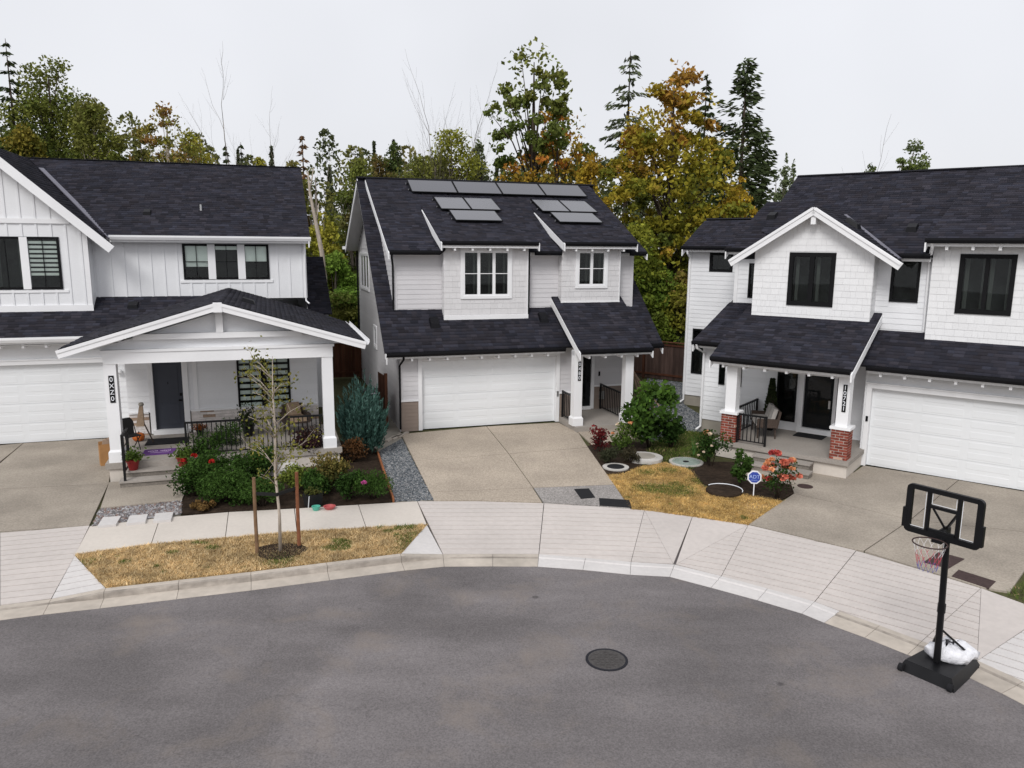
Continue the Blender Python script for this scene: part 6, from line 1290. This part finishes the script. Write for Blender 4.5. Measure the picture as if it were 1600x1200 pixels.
# security sign
r = empty('yard_sign', gp(1177, 775), math.radians(-12), 'round blue yard sign with white rim on a thin stake', 'sign'); MB().beam((0, 0, -0.05), (0, 0, 0.36), 0.025, 0.015).build('stake', 'sign_white', r)
oc = lambda rad, yy: [(rad * math.cos(math.pi / 8 + k * math.pi / 4), yy, 0.50 + rad * math.sin(math.pi / 8 + k * math.pi / 4)) for k in range(8)]
MB().prism(oc(0.185, 0), (0, 0.02, 0)).build('border', 'sign_white', r); MB().prism(oc(0.15, -0.004), (0, 0.006, 0)).build('face', 'sign_blue', r)
text('lettering', 'ADT', 0.13, 'sign_letter', r, face_mtx(Face((0, -0.006, 0), (0, -1, 0)), 0, 0.51, 0.0), 0.002); text('lettering', 'SECURITY', 0.035, 'sign_letter', r, face_mtx(Face((0, -0.006, 0), (0, -1, 0)), 0, 0.42, 0.0), 0.002)

# basketball hoop
hb = empty('basketball_hoop', V((6.56, 10.86, RZ)), math.atan2(-0.61, -0.79) + math.pi / 2, 'black portable basketball hoop standing on the kerb at the right', 'basketball hoop')   # local -y faces the road
MB().tube([(0, 0.0, 0.2), (0.0, -0.05, 1.0), (0.0, -0.16, 2.40)], [0.052, 0.048, 0.045], 12).tube([(0, -0.05, 1.02), (0, -0.052, 1.16)], [0.058, 0.058], 12).build('pole', 'plastic_black', hb)
mb = MB(); mb.hexa([(-0.42, -0.35, 0), (0.42, -0.35, 0), (0.36, 0.75, 0), (-0.36, 0.75, 0), (-0.34, -0.28, 0.17), (0.34, -0.28, 0.17), (0.28, 0.66, 0.17), (-0.28, 0.66, 0.17)]); mb.build('base', 'plastic_black', hb)
for sx in (-0.3, 0.3): MB().beam((sx, 0.55, 0.2), (0.0, -0.02, 0.75), 0.03, 0.03).build('strut', 'plastic_black', hb)
for sx in (-0.36, 0.36): MB().tube([(sx - 0.03, -0.36, 0.06), (sx + 0.03, -0.36, 0.06)], 0.06, 12).build('wheel', 'rubber_black', hb)
BZ = 2.25; BY = -0.36; w2, bh = 0.53, 0.74; FB = Face((0, BY, BZ), (0, -1, 0))
def ring_frame():
    mb = MB(); o = []; rad = 0.07
    for cx, cz, a0 in ((w2 - rad, bh - rad, 0), (-w2 + rad, bh - rad, 90), (-w2 + rad, rad, 180), (w2 - rad, rad, 270)):
        for k in range(4): a = math.radians(a0 + k * 30); o.append((cx + rad * math.cos(a), cz + rad * math.sin(a)))
    i_ = []
    for x, z in o: i_.append((max(-w2 + .085, min(w2 - .085, x)), max(.085, min(bh - .07, z))))
    n = len(o); V_ = [FB.pt(x, z, 0.03) for x, z in o] + [FB.pt(x, z, 0.03) for x, z in i_] + [FB.pt(x, z, -0.03) for x, z in o] + [FB.pt(x, z, -0.03) for x, z in i_]
    fs = []
    for k in range(n): j = (k + 1) % n; fs += [(k, j, n + j, n + k), (2 * n + j, 2 * n + k, 3 * n + k, 3 * n + j), (k, 2 * n + k, 2 * n + j, j), (n + k, n + j, 3 * n + j, 3 * n + k)]
    mb.add(V_, fs); return mb.build('backboard_frame', 'plastic_black', hb)
bf = ring_frame()
for a, b, z0, z1 in ((-0.235, -0.185, 0.085, 0.69), (0.185, 0.235, 0.085, 0.69), (-0.185, 0.185, 0.44, 0.485), (-0.2, 0.2, 0.07, 0.13)): pbox('frame_bar', bf, FB, a, b, z0, z1, -0.022, 0.024, 'plastic_black')
for sx in (-1, 1): pbox('side_pad', bf, FB, sx * w2 - 0.03, sx * w2 + 0.03, 0.06, 0.36, -0.034, 0.034, 'plastic_black')
pbox('backboard_pane', hb, FB, -w2 + 0.06, w2 - 0.06, 0.06, bh - 0.06, -0.004, 0.004, 'clear_acrylic')
for a, b, z0, z1 in ((-0.46, -0.25, 0.1, 0.675), (0.25, 0.46, 0.1, 0.675), (-0.17, 0.17, 0.5, 0.675)):
    for q in ((a, a + .008, z0, z1), (b - .008, b, z0, z1), (a, b, z0, z0 + .008), (a, b, z1 - .008, z1)): pbox('white_line', hb, FB, *q, 0.0045, 0.0065, 'sign_white')
for sx in (-1, 1): MB().beam(FB.pt(sx * 0.17, 0.42, -0.06), FB.pt(0, 0.12, -0.14), 0.03, 0.03).build('brace', 'plastic_black', hb)
MB().beam(FB.pt(0, 0.1, -0.03), (0, -0.16, 2.36), 0.09, 0.07).build('bracket', 'plastic_black', hb)
RC = V((0, BY - 0.34, BZ + 0.03)); MB().tube([RC + V((0.225 * math.cos(a), 0.225 * math.sin(a), 0)) for a in np.linspace(0, 2 * math.pi, 29)], 0.010, 6).build('rim', 'rust_iron', hb); MB().box(-0.07, 0.07, BY - 0.14, BY - 0.02, BZ - 0.02, BZ + 0.03).build('rim_bracket', 'plastic_black', hb)
mbs = {'net_white': MB(), 'net_red': MB(), 'net_blue': MB()}
for k in range(12):
    for sg_ in (1, -1):
        pts = []
        for j in range(6): t = j / 5; a = (k + sg_ * t * 2.0) / 12 * 2 * math.pi; rr2 = 0.222 - 0.10 * t ** 0.8; pts.append(RC + V((rr2 * math.cos(a), rr2 * math.sin(a), -0.40 * t)))
        for j, nm in ((0, 'net_white'), (1, 'net_white'), (2, 'net_red'), (3, 'net_red'), (4, 'net_blue')): mbs[nm].tube([pts[j], pts[j + 1]], 0.0028, 3)
for nm, mb in mbs.items(): mb.build('net', nm, hb)
rng = np.random.default_rng(2); mb = MB(); mb.lathe((0, 0, 0), [(0.0, 0), (0.26, 0.0), (0.32, 0.08), (0.3, 0.17), (0.22, 0.25), (0.08, 0.30), (0.0, 0.30)], 18)
mb.v = [(x * 1.15 + rng.normal(0, .035), y * 0.8 + rng.normal(0, .035), max(0, z * 0.85 + rng.normal(0, .03))) for x, y, z in mb.v]; bagp = Matrix.Translation(hb.location) @ Matrix.Rotation(hb.rotation_euler.z, 4, 'Z') @ V((0.05, 0.36, 0.165)); bag = mb.build('weight_bag', 'white_bag', None, True); bag.location = bagp; tag(bag, 'crumpled white bag weighing down the hoop base', 'bag')

# things on the left porch
def on(h, x, y, z): return to_world(h, (x, y, z))
def mat_quad(h, name, label, x0, x1, y0, y1, z, m):
    r = empty(name, on(h, (x0 + x1) / 2, (y0 + y1) / 2, z), h.rotation_euler.z, label, 'doormat'); MB().box(-(x1 - x0) / 2, (x1 - x0) / 2, -(y1 - y0) / 2, (y1 - y0) / 2, 0, 0.018).build('mat', m, r); return r
mat_quad(H1, 'doormat', 'black doormat at the blue front door', 1.52, 2.66, -3.4, -2.65, 0.52, 'rubber_black')
r = mat_quad(H1, 'doormat', 'purple printed doormat above the left steps', 1.60, 2.42, -4.55, -3.95, 0.52, 'purple_mat')
for x0, ww in ((-0.3, 0.26), (0.02, 0.28)):
    for k in range(6): MB().box(x0 + k * ww / 6, x0 + (k + .72) * ww / 6, 0.05 - .015 * (k % 2), 0.12 + .015 * (k % 3), 0.0185, 0.0195).build('print', 'pale_print', r)
MB().box(-0.22, 0.25, -0.1, -0.07, 0.0185, 0.0195).build('print', 'pale_print', r)
mat_quad(H3, 'doormat', 'black doormat at the right front door', -2.2, -1.32, 0.28, 0.85, 0.5, 'rubber_black')
def pot(h, label, x, y, z, m='terracotta_red', rad=0.16, hgt=0.28, pal_=GREEN, seed=1, n=260, ph=0.35):
    r = empty('potted_plant', on(h, x, y, z), 0, label, 'potted plant'); MB().lathe((0, 0, 0), [(rad * .68, 0), (rad * .95, hgt * .8), (rad * 1.05, hgt * .8), (rad * 1.08, hgt), (rad * .9, hgt), (rad * .85, hgt * .85), (0, hgt * .85)], 16).build('pot', m, r, False)
    rng = np.random.default_rng(seed); c = rng.normal(0, 1, (n, 3)) * np.array((rad * .75, rad * .75, ph * .35)); c[:, 2] = np.abs(c[:, 2]) + hgt; v, f = diamonds(c, 0.1, 0.05, rng, 0.5); npmesh('foliage', v, f, pal(pal_, rng.random(n), rng), 'leaf', r); return r
pot(H1, 'red pot with trailing plant on the left side of the steps', 1.50, -5.32, 0.36, seed=3); pot(H1, 'small red pot half hidden on the right side of the steps', 2.72, -5.3, 0.36, seed=4); pot(H1, 'small dark pot with orange flowers by the blue door', 2.95, -2.5, 0.52, 'plastic_black', 0.12, 0.2, [(0.1, 0.06, 0.02), (0.4, 0.1, 0.02)], 5, 120, 0.2)
r = empty('pumpkin', on(H1, 1.28, -2.75, 0.52), 0, 'orange pumpkin on the left porch floor', 'pumpkin'); mb = MB(); mb.lathe((0, 0, 0), [(0.03, 0.0), (0.12, 0.02), (0.17, 0.1), (0.155, 0.2), (0.08, 0.245), (0.02, 0.235)], 24)
mb.v = [(x * (1 + .07 * math.cos(8 * math.atan2(y, x))), y * (1 + .07 * math.cos(8 * math.atan2(y, x))), z) for x, y, z in mb.v]; mb.build('flesh', 'pumpkin', r, True); MB().tube([(0, 0, 0.22), (0.02, 0, 0.3)], [0.02, 0.012], 6).build('stem', 'bark_dark', r)
r = empty('paper_bag', on(H1, 0.55, -3.35, 0.012), H1.rotation_euler.z + 0.3, 'open brown paper bag standing beside the left porch post', 'bag'); mb = MB(); mb.box(-0.2, 0.2, -0.01, 0, 0, 0.62).box(-0.2, 0.2, 0.24, 0.25, 0, 0.66).box(-0.21, -0.2, 0, 0.24, 0, 0.6).box(0.2, 0.21, 0, 0.24, 0, 0.7).box(-0.2, 0.2, 0, 0.24, 0, 0.01); mb.build('bag_body', 'cardboard', r); MB().hexa([(-.17, .03, .3), (.17, .03, .3), (.17, .21, .3), (-.17, .21, .3), (-.1, .08, .74), (.05, .08, .7), (.1, .17, .78), (-.05, .17, .72)]).build('contents', 'brown_brick', r)
r = empty('straw_bundle', on(H1, 1.30, -3.0, 0.52), H1.rotation_euler.z, 'tan straw broom with dark tied top behind a black chair back', 'broom')
MB().hexa([(-.02, -.06, .5), (.2, -.06, .5), (.2, .08, .5), (-.02, .08, .5), (.1, -.04, 1.1), (.19, -.04, 1.1), (.19, .06, 1.1), (.1, .06, 1.1)]).build('bristles', 'burlap', r); MB().lathe((0.15, 0.01, 1.09), [(0.05, 0), (0.08, 0.04), (0.06, 0.1), (0.0, 0.12)], 10).build('knot', 'foundation', r, True); MB().tube([(0.15, -0.02, 0.7), (0.42, -0.1, 0.02)], [0.02, 0.02], 6).build('stick', 'bark_dark', r)
r = empty('folding_chair', on(H1, 1.18, -3.7, 0.52), H1.rotation_euler.z + 0.6, 'black folding chair standing beside the left porch post', 'chair')
mb = MB(); mb.prism([(-.16, 0, .45), (.16, 0, .45), (.16, .05, .82), (.1, .06, .9), (-.1, .06, .9), (-.16, .05, .82)], (0, .03, 0)); mb.build('backrest', 'strap_black', r); MB().box(-.18, .18, -.36, 0, .42, .45).build('seat', 'strap_black', r)
for sx in (-.16, .16): MB().tube([(sx, .05, .8), (sx, -.3, 0)], .014, 6).build('leg', 'strap_black', r); MB().tube([(sx, -.34, .43), (sx, .1, 0)], .014, 6).build('leg', 'strap_black', r)
# wicker chair and plant behind the left railing
def armchair(h, x, y, z, rz, label, name='porch_chair', w=0.7, cush='cushion'):
    r = empty(name, on(h, x, y, z), h.rotation_euler.z + rz, label, 'bench' if w > 1 else 'chair'); a = w / 2
    for sx in (-1, 1):
        for sy in (-1, 1): MB().tube([(sx * (a - .05), sy * 0.26, 0), (sx * (a - .07), sy * 0.25, 0.38)], [0.022, 0.028], 8).build('leg', 'wicker', r)
        MB().box(sx * a - 0.05, sx * a + 0.05, -0.3, 0.3, 0.36, 0.62).build('arm', 'wicker', r)
    MB().box(-a, a, -0.32, 0.32, 0.34, 0.40).build('seat', 'wicker', r); MB().hexa([(-a, .24, .38), (a, .24, .38), (a, .32, .38), (-a, .32, .38), (-a + .04, .34, .86), (a - .04, .34, .86), (a - .04, .41, .84), (-a + .04, .41, .84)]).build('backrest', 'wicker', r)
    MB().hexa([(-a + .06, -.32, .40), (a - .06, -.32, .40), (a - .06, .24, .40), (-a + .06, .24, .40), (-a + .09, -.28, .53), (a - .09, -.28, .53), (a - .09, .22, .53), (-a + .09, .22, .53)]).build('seat_cushion', cush, r)
    for k in range(max(1, int(w / 0.55))):
        c = -a + (k + .5) * w / max(1, int(w / 0.55)); MB().hexa([(c - .22, .1, .54), (c + .22, .1, .54), (c + .22, .22, .54), (c - .22, .22, .54), (c - .18, .2, .92), (c + .18, .2, .92), (c + .2, .32, .9), (c - .2, .32, .9)]).build('back_cushion', cush, r)
armchair(H1, 5.75, -2.9, 0.52, 0.25, 'brown wicker chair behind the left porch railing', cush='burlap'); armchair(H3, -3.0, -0.1, 0.5, math.radians(-62), 'cushioned bench against the railing of the right porch', 'porch_bench', 1.25)
pot(H1, 'dark leafy pot plant behind the left porch railing', 4.35, -3.0, 0.52, 'plastic_black', 0.18, 0.35, DARK + OLIVE[:1], 8, 500, 0.7)
r = empty('topiary_plant', on(H3, -3.05, 0.62, 0.5), 0, 'tall slim dark topiary in the corner of the right porch', 'potted plant'); MB().lathe((0, 0, 0), [(0.12, 0), (0.16, 0.28), (0.14, 0.28), (0, 0.26)], 14).build('pot', 'plastic_black', r)
rng = np.random.default_rng(6); k = 1500; t = rng.random(k) ** 0.8; a = rng.uniform(0, 6.283, k); rad = (0.19 * (1 - t) + 0.06) * rng.uniform(0.75, 1.1, k); c = np.c_[rad * np.cos(a), rad * np.sin(a), 0.26 + t * 1.42]; v, f = diamonds(c, 0.09, 0.045, rng, 0.3); npmesh('foliage', v, f, pal(DARK, rng.random(k), rng), 'leaf', r); MB().lathe((0, 0, 0), [(0.15, 0.27), (0.13, 0.7), (0.05, 1.6), (0, 1.62)], 10).build('stem', 'bark_dark', r)
# front bed odds and ends
rng = np.random.default_rng(8); mb = MB(); mb.lathe((0, 0, 0), [(0.42, -0.05), (0.48, 0.12), (0.40, 0.26), (0.2, 0.33), (0.0, 0.34)], 14); mb.v = [(x * 1.25 + rng.normal(0, .025), y * .85 + rng.normal(0, .025), z + rng.normal(0, .015)) for x, y, z in mb.v]; b = mb.build('boulder', 'pale_concrete', None, True); b.location = gp(437, 738); tag(b, 'pale rounded boulder behind the young street tree', 'boulder')
r = empty('planter_box', gp(490, 789), 0.2, 'black plastic planter with a small plant at the bed front', 'planter'); MB().hexa([(-.2, -.13, 0), (.2, -.13, 0), (.2, .13, 0), (-.2, .13, 0), (-.24, -.16, .3), (.24, -.16, .3), (.24, .16, .3), (-.24, .16, .3)]).build('tub', 'plastic_black', r); k = 160; c = rng.normal(0, 1, (k, 3)) * np.array((.11, .08, .06)); c[:, 2] = np.abs(c[:, 2]) + .29; v, f = diamonds(c, .08, .04, rng, .5); npmesh('foliage', v, f, pal(OLIVE, rng.random(k), rng), 'leaf', r)
def small(name, label, p, m, rad, hgt):
    o = MB().lathe((0, 0, 0), [(rad * .7, 0), (rad, hgt * .8), (rad * 1.08, hgt), (rad * .85, hgt), (rad * .7, hgt * .3), (0, hgt * .3)], 14).build(name, m); o.location = p; tag(o, label, 'pot')
small('seed_pot', 'small teal pot at the pavement edge of the bed', gp(494, 797), 'teal_plastic', 0.1, 0.1); small('seed_pot', 'small pink tray at the pavement edge of the bed', gp(515, 795), 'pink_plastic', 0.14, 0.07)
o = MB().beam((0, 0, 0), (0.03, 0, 0.28), 0.06, 0.01).build('plant_tag', 'sign_white'); o.location = gp(482, 793); tag(o, 'white plant tag left of the black planter', 'plant tag')
# wheeled bin in the side passage
r = empty('wheeled_bin', gp(583, 655), H2.rotation_euler.z, 'dark wheeled bin behind the juniper', 'bin'); MB().hexa([(-.24, -.26, .05), (.24, -.26, .05), (.24, .26, .05), (-.24, .26, .05), (-.29, -.33, 1.0), (.29, -.33, 1.0), (.29, .33, 1.0), (-.29, .33, 1.0)]).build('bin_body', 'plastic_black', r); MB().hexa([(-.31, -.36, 1.0), (.31, -.36, 1.0), (.31, .36, 1.0), (-.31, .36, 1.0), (-.29, -.33, 1.06), (.29, -.33, 1.06), (.29, .33, 1.1), (-.29, .33, 1.1)]).build('bin_lid', 'plastic_black', r); MB().box(-.12, .12, -.366, -.361, 1.0, 1.05).build('bin_label', 'sign_white', r)
for sx in (-1, 1): MB().tube([(sx * .26, .3, .1), (sx * .3, .3, .1)], 0.1, 12).build('wheel', 'rubber_black', r)
